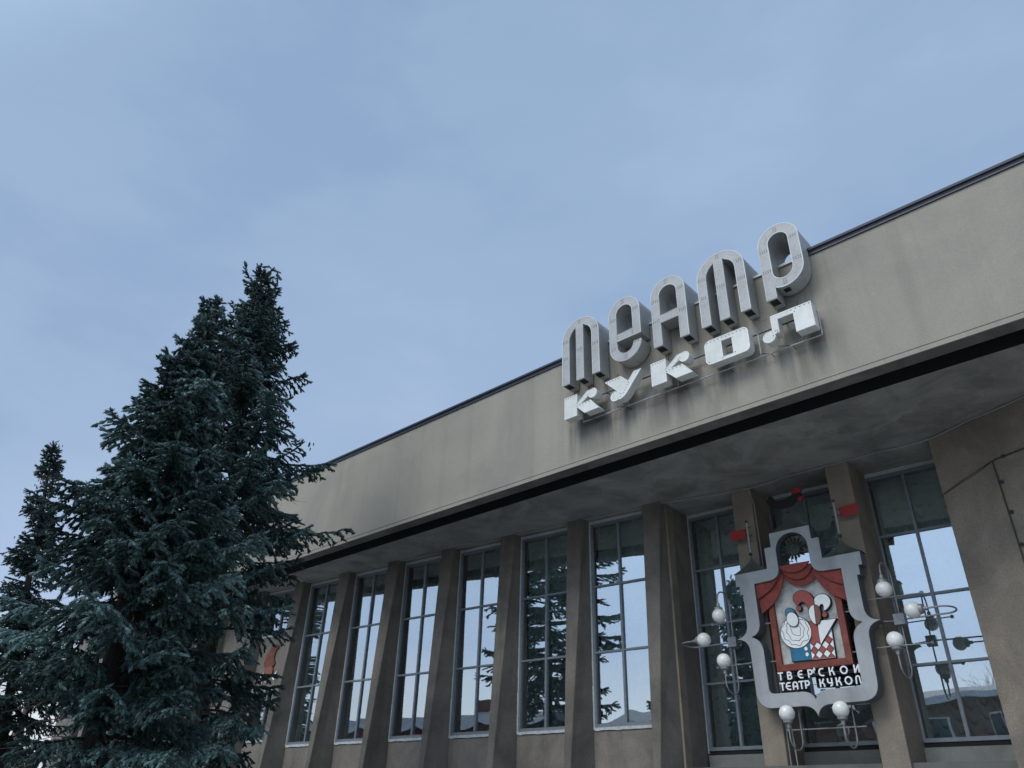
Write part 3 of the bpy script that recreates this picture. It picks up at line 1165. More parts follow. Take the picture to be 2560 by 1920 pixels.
# puppets: raised sheets with a black edge behind each
def figure(name, pts, mat, y, sm=2, edge=.013, th=.03, par=None):
    pts = smooth_poly(pts, sm) if sm else pts
    cx = sum(p[0] for p in pts) / len(pts)
    cz = sum(p[1] for p in pts) / len(pts)
    # outline: offset polygon
    n = len(pts)
    off = []
    area = sum(pts[i][0] * pts[(i + 1) % n][1] - pts[(i + 1) % n][0] * pts[i][1] for i in range(n))
    sg = 1 if area > 0 else -1
    for i in range(n):
        a, c, e = pts[i - 1], pts[i], pts[(i + 1) % n]
        d1 = Vector((c[0] - a[0], c[1] - a[1]))
        d2 = Vector((e[0] - c[0], e[1] - c[1]))
        if d1.length < 1e-6 or d2.length < 1e-6:
            off.append(c)
            continue
        n1 = Vector((d1.y, -d1.x)).normalized() * sg
        n2 = Vector((d2.y, -d2.x)).normalized() * sg
        nn = n1 + n2
        nn = nn.normalized() / max(.5, nn.normalized().dot(n1)) if nn.length > 1e-4 else n1
        off.append((c[0] + nn.x * edge, c[1] + nn.y * edge))
    o = obj(name, poly_mesh(name, [pts], y, y + th, 0, 25), mat, emb)
    obj('black_edge', poly_mesh('black_edge', [off], y + .006, y + th + .09, 0, 25), M_black, o)
    return o


def ell(cx, cz, rx, rz, a=0, n=24):
    ca, sa = math.cos(R(a)), math.sin(R(a))
    return [(cx + rx * math.cos(2 * PI * k / n) * ca - rz * math.sin(2 * PI * k / n) * sa, cz + rx * math.cos(2 * PI * k / n) * sa + rz * math.sin(2 * PI * k / n) * ca) for k in range(n)]


YB_ = .255
figure('jester_cap_red', [(-6.370, 5.954), (-6.351, 6.010), (-6.355, 6.066), (-6.386, 6.162), (-6.464, 6.258), (-6.572, 6.304), (-6.691, 6.291), (-6.776, 6.225), (-6.796, 6.135), (-6.760, 6.055), (-6.704, 6.000), (-6.663, 6.054), (-6.603, 6.068), (-6.541, 6.035), (-6.506, 5.961), (-6.486, 5.86), (-6.42, 5.88)], M_jred, YB_ - .012, 1)
figure('jester_cap_white', [(-6.360, 6.03), (-6.340, 6.075), (-6.286, 6.137), (-6.178, 6.161), (-6.081, 6.131), (-6.020, 6.058), (-6.010, 5.966), (-6.059, 5.875), (-6.179, 5.799), (-6.160, 5.900), (-6.179, 5.948), (-6.214, 5.962), (-6.252, 5.932), (-6.266, 5.880), (-6.294, 5.933), (-6.350, 5.955)], M_white, YB_ - .004, 1)
figure('jester_bell', ell(-6.704, 5.938, .048, .048), M_jred, YB_, 0)
figure('jester_bell', ell(-6.180, 5.733, .048, .048), M_jred, YB_, 0)
figure('jester_bodice', [(-6.532, 5.639), (-6.467, 5.626), (-6.40, 5.60), (-6.340, 5.56), (-6.362, 5.350), (-6.364, 5.158), (-6.450, 5.223), (-6.536, 5.316), (-6.520, 5.433), (-6.523, 5.560)], M_jred, YB_ + .008, 0)
figure('jester_collar', [(-6.350, 5.560), (-6.283, 5.60), (-6.262, 5.619), (-5.966, 5.615), (-6.077, 5.485), (-6.224, 5.312), (-6.360, 5.157), (-6.362, 5.350)], M_white, YB_ - .006, 0)
figure('jester_face_white', [(-6.363, 5.958), (-6.426, 5.931), (-6.480, 5.866), (-6.494, 5.787), (-6.478, 5.686), (-6.437, 5.600), (-6.384, 5.556)], M_white, YB_ - .03, 0)
figure('jester_face_brown', [(-6.368, 5.552), (-6.312, 5.574), (-6.265, 5.656), (-6.247, 5.778), (-6.257, 5.878), (-6.295, 5.929), (-6.355, 5.958)], M_brown, YB_ - .03, 0)
# chequered tunic: white sheet with brown lozenges
tun = [(-6.593, 5.226), (-6.53, 5.31), (-6.364, 5.165), (-6.100, 5.43), (-6.114, 4.872), (-6.600, 4.878)]
figure('chequered_tunic', tun, M_white, YB_ + .016, 0)


def clip(poly, test):
    """keep the part of poly inside the convex polygon test (counter-clockwise)"""
    out = poly
    n = len(test)
    for i in range(n):
        a, c = test[i], test[(i + 1) % n]
        inn = lambda p: (c[0] - a[0]) * (p[1] - a[1]) - (c[1] - a[1]) * (p[0] - a[0]) >= 0
        res = []
        for k in range(len(out)):
            p, q = out[k], out[(k + 1) % len(out)]
            ip, iq = inn(p), inn(q)
            if ip:
                res.append(p)
            if ip != iq:
                d1 = (c[0] - a[0]) * (p[1] - a[1]) - (c[1] - a[1]) * (p[0] - a[0])
                d2 = (c[0] - a[0]) * (q[1] - a[1]) - (c[1] - a[1]) * (q[0] - a[0])
                s_ = d1 / (d1 - d2)
                res.append((p[0] + (q[0] - p[0]) * s_, p[1] + (q[1] - p[1]) * s_))
        out = res
        if not out:
            break
    return out


gx, gz = .0815, .0865
ax0, az0 = -6.353, 5.138
tunc = [(-6.597, 4.884), (-6.118, 4.878), (-6.104, 5.40), (-6.364, 5.155), (-6.595, 5.29)]
tunl = [(-6.597, 4.884), (-6.34, 4.882), (-6.362, 5.155), (-6.53, 5.30), (-6.593, 5.226)]
tunr = [(-6.34, 4.882), (-6.118, 4.878), (-6.104, 5.41), (-6.362, 5.155)]
for i in range(-4, 5):
    for j in range(-4, 5):
        if (i + j) % 2 == 0:
            continue
        # lozenges centred on a diagonal grid; brown ones on odd rows
        if j % 2 == 0:
            continue
        cx, cz = ax0 + i * gx + .0, az0 + j * gz
        lz = [(cx - gx + .007, cz), (cx, cz - gz + .007), (cx + gx - .007, cz), (cx, cz + gz - .007)]
        for tt in (tunl, tunr):
            pc = clip(lz, tt)
            if len(pc) > 2 and abs(sum(pc[k][0] * pc[(k + 1) % len(pc)][1] - pc[(k + 1) % len(pc)][0] * pc[k][1] for k in range(len(pc)))) > .002:
                obj('tunic_lozenge', poly_mesh('tunic_lozenge', [pc], YB_ + .010, YB_ + .017, 0, 0), M_jred, emb)
for i in range(-12, 13):
    for sgn in (-1, 1):
        c0, c1 = (ax0 + i * 2 * gx - 1.0, az0 - sgn * 1.0 * gz / gx), (ax0 + i * 2 * gx + 1.0, az0 + sgn * 1.0 * gz / gx)
        nx_, nz_ = (-(c1[1] - c0[1]), c1[0] - c0[0])
        l_ = math.hypot(nx_, nz_)
        nx_, nz_ = nx_ / l_ * .006, nz_ / l_ * .006
        q = [(c0[0] - nx_, c0[1] - nz_), (c1[0] - nx_, c1[1] - nz_), (c1[0] + nx_, c1[1] + nz_), (c0[0] + nx_, c0[1] + nz_)]
        for tt in (tunl, tunr):
            pc = clip(q, tt)
            if len(pc) > 2 and abs(sum(pc[k][0] * pc[(k + 1) % len(pc)][1] - pc[(k + 1) % len(pc)][0] * pc[k][1] for k in range(len(pc)))) > .0002:
                obj('tunic_seam', poly_mesh('tunic_seam', [pc], YB_ + .008, YB_ + .0165, 0, 0), M_black, emb)
figure('pierrot_jacket', [(-7.021, 5.26), (-7.026, 4.890), (-6.612, 4.883), (-6.597, 5.26)], M_blue, YB_ + .012, 0)
figure('jacket_button', ell(-6.691, 5.107, .034, .04), M_white, YB_ + .004, 0, .008, .012)
figure('jacket_button', ell(-6.686, 4.992, .034, .04), M_white, YB_ + .004, 0, .008, .012)
figure('pierrot_cap', ell(-6.915, 5.845, .105, .135, 22), M_cap_b, YB_ + .012, 0)
figure('pierrot_ruff', ell(-6.853, 5.462, .333, .325), M_white, YB_ + .002, 0)
W1 = [(-7.017, 5.742), (-7.068, 5.713), (-7.080, 5.642), (-7.158, 5.588), (-7.173, 5.547), (-7.115, 5.468), (-7.130, 5.377), (-7.091, 5.329), (-7.025, 5.314), (-7.003, 5.262), (-6.973, 5.210), (-6.896, 5.221), (-6.814, 5.170), (-6.772, 5.200), (-6.738, 5.265), (-6.626, 5.265), (-6.582, 5.308), (-6.614, 5.424), (-6.552, 5.500), (-6.607, 5.592), (-6.610, 5.664), (-6.656, 5.702), (-6.731, 5.706)]
W2 = [(-6.959, 5.669), (-7.014, 5.662), (-7.035, 5.629), (-7.024, 5.556), (-7.063, 5.482), (-7.000, 5.417), (-6.980, 5.309), (-6.905, 5.303), (-6.804, 5.273), (-6.767, 5.317), (-6.691, 5.364), (-6.683, 5.454), (-6.643, 5.512), (-6.699, 5.583), (-6.731, 5.659)]
W3 = [(-6.929, 5.618), (-6.964, 5.591), (-6.932, 5.508), (-6.935, 5.444), (-6.866, 5.400), (-6.779, 5.375), (-6.749, 5.399), (-6.756, 5.471), (-6.728, 5.524), (-6.755, 5.563), (-6.799, 5.576)]
for W_ in (W1, W2, W3):
    p_ = smooth_poly(W_, 2, False)
    obj('ruff_fold', MB().tube([(x, YB_ + .001, z) for x, z in p_], .0055, 5), M_black, emb)
figure('pierrot_face', ell(-6.870, 5.725, .118, .150, 18), M_white, YB_ - .03, 0)

# lettering: TVERSKOI / TEATR KUKOL in the sign's own Cyrillic, drawn as strokes
def stroke(pts, hw):
    pts = [Vector(p) for p in pts]
    L_, R_ = [], []
    n = len(pts)
    for i in range(n):
        d = (pts[min(i + 1, n - 1)] - pts[max(i - 1, 0)])
        d.normalize()
        nn = Vector((-d.y, d.x)) * hw
        L_.append(tuple(pts[i] + nn))
        R_.append(tuple(pts[i] - nn))
    return L_ + R_[::-1]


def uarc(cx, cy, rx, ry, a0, a1, n=14):
    return [(cx + rx * math.cos(R(a0 + (a1 - a0) * i / n)), cy + ry * math.sin(R(a0 + (a1 - a0) * i / n))) for i in range(n + 1)]


GL = {  # unit height, width w: list of strokes
    'T': (.72, [[(0, .92), (.72, .92)], [(.36, 0), (.36, .9)]]),
    'V': (.70, [[(.10, 0), (.10, 1)], [(.1, .08), (.38, .08)] + uarc(.38, .30, .22, .22, -90, 90) + [(.1, .52)], [(.1, .92), (.34, .92)] + uarc(.34, .72, .20, .20, 90, -90)]),
    'E': (.70, [uarc(.46, .5, .38, .42, 80, 280, 20) + [(.68, .08)], [(.52, .92), (.68, .92)], [(.1, .5), (.64, .5)]]),
    'R': (.70, [[(.10, 0), (.10, 1)], [(.1, .92), (.34, .92)] + uarc(.34, .66, .26, .26, 90, -90) + [(.1, .40)]]),
    'S': (.72, [[(.70, .92)] + uarc(.46, .5, .38, .42, 90, 270, 20) + [(.70, .08)]]),
    'K': (.74, [[(.10, 0), (.10, 1)], [(.12, .48), (.36, .52), (.62, 1)], [(.30, .52), (.46, .5), (.56, .38), (.64, 0)]]),
    'O': (1.0, [uarc(.5, .5, .40, .42, 0, 360, 28)]),
    'I': (.74, [[(.10, 1), (.10, 0)], [(.10, .06), (.64, .94)], [(.64, 1), (.64, 0)]]),
    'A': (.76, [[(.10, 0), (.10, .6)] + uarc(.38, .62, .28, .30, 180, 0) + [(.66, 0)], [(.1, .38), (.66, .38)]]),
    'Y': (.72, [[(.10, 1), (.10, .72)] + uarc(.36, .66, .26, .24, 180, 270) + [(.6, .42)], [(.62, 1), (.62, .3)] + uarc(.38, .30, .24, .22, 0, -100)]),
    'L': (.74, [[(.10, 0), (.14, .7)] + uarc(.37, .72, .21, .20, 170, 10) + [(.64, 0)]]),
    "'": (.2, [[(.1, 1.15), (.16, .80)]]),
}


def put(ch, x, z, h):
    w, st = GL[ch]
    b = None
    hw = .085 * h * (1.0)
    mb = MB()
    for s_ in st:
        lp = stroke([(x + p[0] * h, z + p[1] * h) for p in s_], hw)
        me = poly_mesh('letter', [lp], .235, .265, 0, 0)
        o_ = len(mb.v)
        k = len([0])
        vv = [tuple(v.co) for v in me.vertices]
        jit = .0007 * st.index(s_)
        vv = [(p[0], p[1] - jit, p[2]) for p in vv]
        mb.add(vv, [tuple(p.vertices) for p in me.polygons])
        bpy.data.meshes.remove(me)
    obj('letter', mb.mesh('letter', 0), M_txt, emb)


H1 = .158
for ch, x in zip("TVER'SKOI", (-7.375, -7.175, -6.945, -6.730, -6.600, -6.505, -6.290, -6.065, -5.790)):
    put(ch, x, 4.535, H1)
for ch, x in zip("TEATRKUKOL".replace('U', 'Y'), (-7.365, -7.235, -7.090, -6.955, -6.825, -6.520, -6.360, -6.185, -6.010, -5.800)):
    put(ch, x, 4.330, H1)
obj('letter_rod', MB().tube([(-7.5, .262, 4.60), (-5.66, .262, 4.60)], .006, 5), M_metald, emb)
obj('letter_rod', MB().tube([(-7.5, .262, 4.395), (-5.66, .262, 4.395)], .006, 5), M_metald, emb)

# turrets, flags, sun and weathercock
for sx in (-1, 1):
    b = MB()
    base = [(EX + sx * .60, .10), (EX + sx * 1.45, .10), (EX + sx * 1.45, .40), (EX + sx * .60, .40)]
    ap = (EX + sx * 1.035, .25)
    lev = []
    for k in range(9):
        t = k / 8
        sc = (1 - t) ** 1.9
        lev.append([(ap[0] + (x - ap[0]) * sc, ap[1] + (y - ap[1]) * sc, 6.862 + .42 * t) for x, y in base])
    for k in range(8):
        b.loft(lev[k], lev[k + 1], False)
    b.add(lev[0], [(0, 1, 2, 3)])
    obj('turret', b.mesh('turret', 20), M_turret, emb)
    pl = obj('flag_pole', MB().tube([(ap[0], .25, 7.28), (ap[0], .25, 8.06)], .018, 8), M_metal, emb)
    obj('ball', MB().sphere((ap[0], .25, 7.305), .043, 14, 8), M_bronze, pl)
    obj('ball', MB().sphere((ap[0], .25, 8.095), .036, 14, 8), M_bronze, pl)
    for z in (7.74, 7.95):
        xa = EX + sx * .955
        obj('pin', MB().tube([(ap[0], .25, z), (xa, .25, z)], .010, 6).sphere((xa, .25, z), .02, 8, 6), M_metald, pl)
    fx = [(EX + sx * 1.10, 7.945), (EX + sx * 1.525, 7.965), (EX + sx * 1.49, 7.715), (EX + sx * 1.115, 7.725)]
    obj('flag', poly_mesh('flag', [fx], .30, .315, .002), M_flag, emb)
    obj('flag_arm', MB().tube([(ap[0], .26, 7.90), (EX + sx * 1.2, .318, 7.90)], .008, 6).tube([(ap[0], .26, 7.77), (EX + sx * 1.2, .318, 7.77)], .008, 6), M_metald, emb)
# crown spire
b = MB()
lev = []
for k in range(9):
    t = k / 8
    sc = (1 - t) ** 1.5
    lev.append([(EX + x * sc, .25 + y * sc, 7.642 + .42 * t) for x, y in ((-.42, -.15), (.42, -.15), (.42, .15), (-.42, .15))])
for k in range(8):
    b.loft(lev[k], lev[k + 1], False)
obj('turret', b.mesh('turret', 20), M_turret, emb)
obj('spire_rod', MB().tube([(EX, .25, 8.05), (EX, .25, 8.26)], .013, 6).sphere((EX, .25, 8.085), .03, 10, 6), M_metald, emb)
cock = [(-7.06, 8.44), (-7.00, 8.56), (-6.90, 8.545), (-6.86, 8.44), (-6.78, 8.40), (-6.60, 8.40), (-6.44, 8.46), (-6.37, 8.52), (-6.26, 8.51), (-6.19, 8.43), (-6.25, 8.37), (-6.33, 8.33), (-6.38, 8.26), (-6.50, 8.20), (-6.68, 8.19), (-6.85, 8.24), (-6.98, 8.28)]
wc = obj('weathercock', poly_mesh('weathercock', [smooth_poly(cock, 1)], .235, .265, .003, 30), M_roostb, emb)
comb = [(-6.44, 8.50), (-6.425, 8.60), (-6.385, 8.56), (-6.345, 8.63), (-6.30, 8.57), (-6.25, 8.61), (-6.225, 8.55), (-6.18, 8.53), (-6.22, 8.48), (-6.33, 8.46)]
obj('comb', poly_mesh('comb', [comb], .225, .275, .002), M_flag, wc)
obj('wattle', poly_mesh('wattle', [smooth_poly([(-6.32, 8.36), (-6.20, 8.375), (-6.19, 8.33), (-6.24, 8.27), (-6.31, 8.28)], 1)], .225, .275, .002), M_flag, wc)
# sun rosette
sb = MB()
sc_ = (EX - .02, 7.235)
NP = 16
for k in range(NP):
    a0 = 2 * PI * k / NP + .1
    rl = .325 if k % 2 == 0 else .265
    p = lambda r_, a, y: (sc_[0] + r_ * math.cos(a), y, sc_[1] + r_ * math.sin(a))
    w_ = .17
    sb.add([p(.135, a0 - w_, .26), p(.215, a0 - w_ * .95, .27), p(rl, a0, .22), p(.215, a0 + w_ * .95, .27), p(.135, a0 + w_, .26), p(.20, a0, .225)],
           [(0, 1, 5), (1, 2, 5), (2, 3, 5), (3, 4, 5), (4, 0, 5)])
obj('sun_rays', sb.mesh('sun_rays', 0), M_bronze, emb)
ringp = [(sc_[0] + .137 * math.cos(2 * PI * k / 24), .255, sc_[1] + .137 * math.sin(2 * PI * k / 24)) for k in range(25)]
obj('sun_ring', MB().tube(ringp, .020, 8, False), M_bronze, emb)
obj('sun_stem', MB().tube([(sc_[0] + .03, .26, 6.86), (sc_[0] + .02, .26, 7.10)], .007, 6), M_metald, emb)
# fixing rods to the posts
for x in (-7.70, -5.42):
    for z in (4.7, 6.6):
        obj('fixing_rod', MB().tube([(x, .38, z), (x, .52, z)], .03, 8), M_metald, emb)

# ================================================================ GLOBE LAMPS
RG = .153


def globe_parts(root, c, capdir):
    c = Vector(c)
    d = Vector(capdir).normalized()
    gl = obj('globe', MB().sphere(c, RG, 28, 18).mesh('globe', 60), M_globe, root)
    a = c + d * (RG * .80)
    ctube = MB().tube([a - d * .01, a + d * .05, a + d * .075, a + d * .078, a + d * .15], [RG * .64, RG * .60, RG * .38, .042, .034], 14)
    obj('cap', ctube, M_lampm, root)
    return a + d * .15


def hook(p_cap, p_box, direc, reach, n=14):
    """tube from the arm (depth of p_box) looping over to the cap"""
    d = Vector(direc).normalized()
    a, b_ = Vector(p_cap), Vector(p_box)
    mid = (a + b_) / 2
    half = (b_ - a)
    half -= d * half.dot(d)
    mid = a + half / 2
    base = mid + d * reach
    pts = [b_]
    q = a + half
    pts.append(q + d * (reach * .6))
    for i in range(n + 1):
        th = PI * i / n
        pts.append(base + half / 2 * math.cos(th) + d * (half.length / 2 * .75) * math.sin(th))
    pts.append(a + d * (reach * .5))
    pts.append(a)
    return pts


YL, YBX = -.12, .45
for sx, lab in ((-1, 'triple white globe lamp on curved grey arms left of the emblem'), (1, 'triple white globe lamp on curved grey arms right of the emblem')):
    t_ = empty('globe_lamp', lab, 'lamp', (EX + sx * 1.81, YBX, 5.47), 'globe lamps around the emblem')
    bx = EX + sx * 1.81
    b = MB().box(bx - .10, bx + .10, YBX - .09, YBX + .09, 5.365, 5.575)
    obj('box', b, M_lampm, t_)
    for nm, c, cd, far, reach in (('top', (EX + sx * 1.80, YL, 5.95), (0, 0, 1), (bx, YBX, 5.57), .10), ('side', (EX + sx * 2.235, YL, 5.48), (sx, 0, 0), (bx + sx * .1, YBX, 5.47), .18), ('bottom', (EX + sx * 1.80, YL, 4.985), (0, 0, -1), (bx, YBX, 5.37), .16)):
        pc = globe_parts(t_, c, cd)
        pts = hook(pc, far, cd, reach)
        obj('arm', MB().tube(pts, .017, 8), M_lampm, t_)
    for z, xe in ((5.925, 2.30), (5.465, 1.72), (4.98, 2.28)):
        xs_ = 1.24 if z != 5.465 else 1.45
        obj('brace_rod', MB().tube([(EX + sx * xs_, .38, z), (EX + sx * xe, YBX + .03, z)], .014, 8), M_lampm, t_)
        if xe > 2:
            obj('rod_ball', MB().sphere((EX + sx * xe, YBX + .03, z), .042, 12, 8), M_lampm, t_)
t_ = empty('globe_lamp', 'pair of upright white globe lamps hanging under the emblem tip', 'lamp', (EX, YBX, 3.60), 'globe lamps around the emblem')
for sx in (-1, 1):
    c = (EX + sx * .545, YL, 3.845)
    pc = globe_parts(t_, c, (0, 0, -1))
    pts = hook(pc, (EX + sx * .545, YBX, 4.05), (0, 0, -1), .16)
    obj('arm', MB().tube(pts, .017, 8), M_lampm, t_)
obj('brace_rod', MB().tube([(-7.345, YBX + .03, 3.605), (-5.83, YBX + .03, 3.595)], .015, 8), M_lampm, t_)
obj('rod_ball', MB().sphere((-7.42, YBX + .03, 3.608), .042, 12, 8), M_lampm, t_)

# ================================================================ SPOTLIGHTS, CABLES
spots = [(-21.66, -1.10), (-19.36, -.90), (-17.08, -.66), (-14.76, -.44), (-12.47, -.22), (-10.19, .02), (-23.95, -1.32)]
names = ['above the pier between the first and second tall windows from the spruces', 'above the pier between the second and third tall windows from the spruces',
         'above the pier between the third and fourth tall windows from the spruces', 'above the pier between the fourth and fifth tall windows from the spruces',
         'above the pier between the fifth and sixth tall windows from the spruces', 'above the last pier next to the entrance bay',
         'above the pier beside the first tall window, among the spruce branches']
proto = None
for (x, y), nm in zip(spots, names):
    if proto is None:
        t_ = empty('spotlight', 'small black spotlight ' + nm, 'spotlight', (x, y, 9.04), 'spotlights under the soffit')
        proto = t_
        obj('bracket', MB().tube([(x, y, 9.045), (x, y, 8.98)], .012, 6), M_cabled, t_)
        obj('housing', MB().tube([(x, y + .05, 8.975), (x, y - .035, 8.935)], [.045, .055], 12), M_cabled, t_)
        obj('lens', MB().tube([(x, y - .0355, 8.9348), (x, y - .040, 8.933)], .026, 12), M_lens, t_)
    else:
        t_ = copy_tree(proto)
        t_.location = (x, y, 9.04)
        t_['label'] = 'small black spotlight ' + nm
rc = random.Random(5)


def sag(a, c, n, s):
    out = []
    for i in range(n + 1):
        t = i / n
        p = Vector(a).lerp(Vector(c), t)
        p.z -= s * 4 * t * (1 - t)
        out.append(p)
    return out


anch = [(-25.6, -1.50, 9.03)]
for x, y in sorted(spots):
    anch += [(x - .4, y - .06, 9.035), (x + .05, y - .02, 9.0), (x + .3, y - .02, 9.03)]
anch += [(-8.9, .28, 9.03), (-7.68, .42, 8.99), (-7.50, .44, 8.97), (-6.6, .44, 9.03), (-5.6, .44, 9.02), (-4.4, .44, 9.03), (-3.40, .42, 9.0), (-2.6, .12, 9.03), (-1.6, -.24, 9.02), (.5, -1.0, 9.03)]
pts = []
for a, c in zip(anch, anch[1:]):
    seg = sag(a, c, 6, rc.uniform(.005, .03))
    pts += seg[:-1]
pts.append(Vector(anch[-1]))
tag(obj('cable', MB().tube(pts, .012, 6), M_cable), 'thin pale cable running along the soffit above all the windows', 'cable')
tag(obj('cable', MB().tube([(-7.56, .47, 8.97), (-7.535, .60, 8.6), (-7.532, .62, 7.6), (-7.53, .62, 6.8), (-7.53, .62, 3.0), (-7.52, .62, 0)], .014, 6), M_cable), 'pale cable dropping down the side of the left post behind the emblem', 'cable')
tag(obj('cable', MB().tube([(-7.49, .72, 4.3), (-7.48, .75, 3.6), (-7.46, .78, 2.9), (-7.44, .8, 0)], .011, 6).tube([(-7.45, .66, 4.2), (-7.42, .68, 3.3), (-7.40, .70, 0)], .009, 6), M_cable), 'two loose cables hanging below the emblem beside the left globe', 'cable')
# conduit on the slanted wall
def sw(x, z, o=.03):
    return (x - .36 * o / ln, .5 - .36 * (x + 3.45) - o / ln, z)


cd = empty('conduit_pipe', 'thin black conduit bent at a right angle on the slanted wall', 'pipe', sw(-2.36, 5.0))
obj('pipe_run', MB().tube([sw(.6, 8.10), sw(-1.2, 8.09), sw(-2.33, 8.085), sw(-2.36, 8.05), sw(-2.36, 6.0), sw(-2.37, 2.0)], .013, 8), M_cabled, cd)
for x, z in ((-2.36, 7.62), (-2.36, 7.02), (-2.36, 6.40), (-2.2, 8.09), (-1.6, 8.09)):
    obj('clip', MB().sphere(sw(x + .05, z), .035, 8, 6), M_cabled, cd)
lc = MB()
lc.tube([sw(-3.47, 7.76, -.0), sw(-3.42, 7.80, .008), sw(-3.0, 7.93, .008), sw(-2.7, 8.00, .008), sw(-2.37, 8.085, .02)], .006, 6)
lc.tube([sw(-3.42, 7.78, .008), sw(-3.0, 7.895, .008), sw(-2.66, 7.97, .008), sw(-2.37, 8.08, .02)], .005, 6)
tag(obj('cable', lc, M_cabled), 'two dark cables slanting up the wall from the entrance window to the conduit', 'cable')

# ================================================================ SPRUCES
def spruce(name, label, base, apex, prof, seed, mat, n_whorl, group, zmin, dens=1.0, cones=60, sprig=.19, droop=.30, extra=(), thin=None, notch=None):
    rng = np.random.default_rng(seed)
    base = np.array(base, float)
    apex = np.array(apex, float)
    zs = [p[0] for p in prof]
    rs_ = [p[1] for p in prof]
    root = empty(name, label, 'tree', tuple(base), group)
    H = apex[2] - base[2]
    axis = lambda z: base + (apex - base) * ((z - base[2]) / H)
    # trunk
    tp = []
    tr = []
    for i in range(15):
        t = i / 14
        p = base + (apex - base) * t
        p = p + np.array([rng.normal(0, .03), rng.normal(0, .03), 0]) * (0 < i < 14)
        tp.append(tuple(p))
        tr.append(.20 * (1 - t) ** .8 + .012)
    obj('trunk', MB().tube(tp, tr, 10), M_bark, root)
    limbs = MB()
    P, D, LN, TN = [], [], [], []            # sprig position, direction, length, tone
    zlist = []
    z = zmin
    while z < apex[2] - .12:
        zlist.append(z)
        f = (z - zmin) / (apex[2] - zmin)
        z += (H - zmin) / n_whorl * (1.15 - .55 * f) * rng.uniform(.8, 1.2)
    for z in zlist:
        rad = np.interp(z, zs, rs_)
        nb = int(rng.integers(5, 8)) if rad > .5 else int(rng.integers(3, 6))
        a0 = rng.uniform(0, 2 * PI)
        for k in range(nb):
            az = a0 + 2 * PI * k / nb + rng.normal(0, .22)
            poor = thin is not None and math.cos(az - thin) > .35 and z < apex[2] * .75
            if mnoise.noise(Vector((math.cos(az) * 1.3 + seed, math.sin(az) * 1.3, z * .75))) > .27 and z < apex[2] - 1.2:
                continue
            if notch and notch[1] < z < notch[2] and math.cos(az - notch[0]) > .3:
                continue
            if poor and rng.random() < .30:
                continue
            L_ = rad * (rng.uniform(.82, 1.12) if rng.random() < .7 else rng.uniform(.45, .8)) * (.88 if poor else 1) * (1 + .42 * mnoise.noise(Vector((math.cos(az) * 1.1, math.sin(az) * 1.1 + seed, z * 1.1))))
            zz = z + rng.normal(0, .08)
            o_ = axis(zz)
            h = np.array([math.cos(az), math.sin(az), 0])
            f = (zz - zmin) / (apex[2] - zmin)
            rise = .45 * f - .05 + rng.normal(0, .07)
            dr = droop * (1 - f * .7) * rng.uniform(.7, 1.3)
            npt = max(4, int(L_ / .16))
            pts = []
            for i in range(npt + 1):
                t = i / npt
                zc = L_ * (rise * t - dr * 1.5 * t * t + dr * 1.05 * t ** 3.2)
                side = np.array([-h[1], h[0], 0]) * (.05 * L_ * math.sin(3 * t + az))
                pts.append(o_ + h * (L_ * t) + np.array([0, 0, zc]) + side)
            if L_ > .25:
                limbs.tube([tuple(p) for p in pts], [max(.004, .022 * L_ * (1 - i / npt) + .004) for i in range(npt + 1)], 4, False)
            btone = np.clip(rng.normal(.45, .26), 0, 1)
            # twigs on both sides
            s = .15 * L_ if L_ < 1 else .30 * L_
            while s < L_:
                t = s / L_
                i = min(int(t * npt), npt - 1)
                u = t * npt - i
                p = pts[i] * (1 - u) + pts[i + 1] * u
                tg = pts[i + 1] - pts[i]
                tg = tg / np.linalg.norm(tg)
                tl = (min(.62, .50 * L_) * (1.05 - .80 * t) + .06) * rng.uniform(.7, 1.2)
                for sgn in (-1, 1):
                    sd = np.array([-tg[1], tg[0], 0]) * sgn
                    sd /= max(1e-6, np.linalg.norm(sd))
                    d = tg * rng.uniform(.55, .95) + sd * rng.uniform(.7, 1.0) + np.array([0, 0, rng.uniform(-.55, .05)])
                    d /= np.linalg.norm(d)
                    q = p.copy()
                    run = 0
                    while run < tl:
                        d = d + np.array([0, 0, -.20]) + rng.normal(0, .10, 3)
                        d /= np.linalg.norm(d)
                        sl_ = sprig * rng.uniform(.75, 1.2)
                        P.append(q.copy())
                        D.append(d.copy())
                        LN.append(sl_)
                        TN.append(btone)
                        if rng.random() < .75:
                            for s2 in (-1, 1):
                                e = d * .7 + np.cross(d, [0, 0, 1]) * s2 * .75 + np.array([0, 0, rng.uniform(-.5, .1)])
                                e /= np.linalg.norm(e)
                                P.append(q + d * sl_ * rng.uniform(.2, .6))
                                D.append(e)
                                LN.append(sl_ * rng.uniform(.55, .85))
                                TN.append(btone)
                        q = q + d * sl_ * .8
                        run += sl_ * .8
                # sprig along the limb itself
                P.append(p)
                D.append(tg + rng.normal(0, .12, 3))
                LN.append(sprig)
                TN.append(btone)
                s += (.165 if poor else .125) / dens
            # tip
            for _ in range(3):
                P.append(pts[-1])
                dd_ = pts[-1] - pts[-2]
                D.append(dd_ / np.linalg.norm(dd_) + rng.normal(0, .25, 3))
                LN.append(sprig * 1.05)
                TN.append(btone)
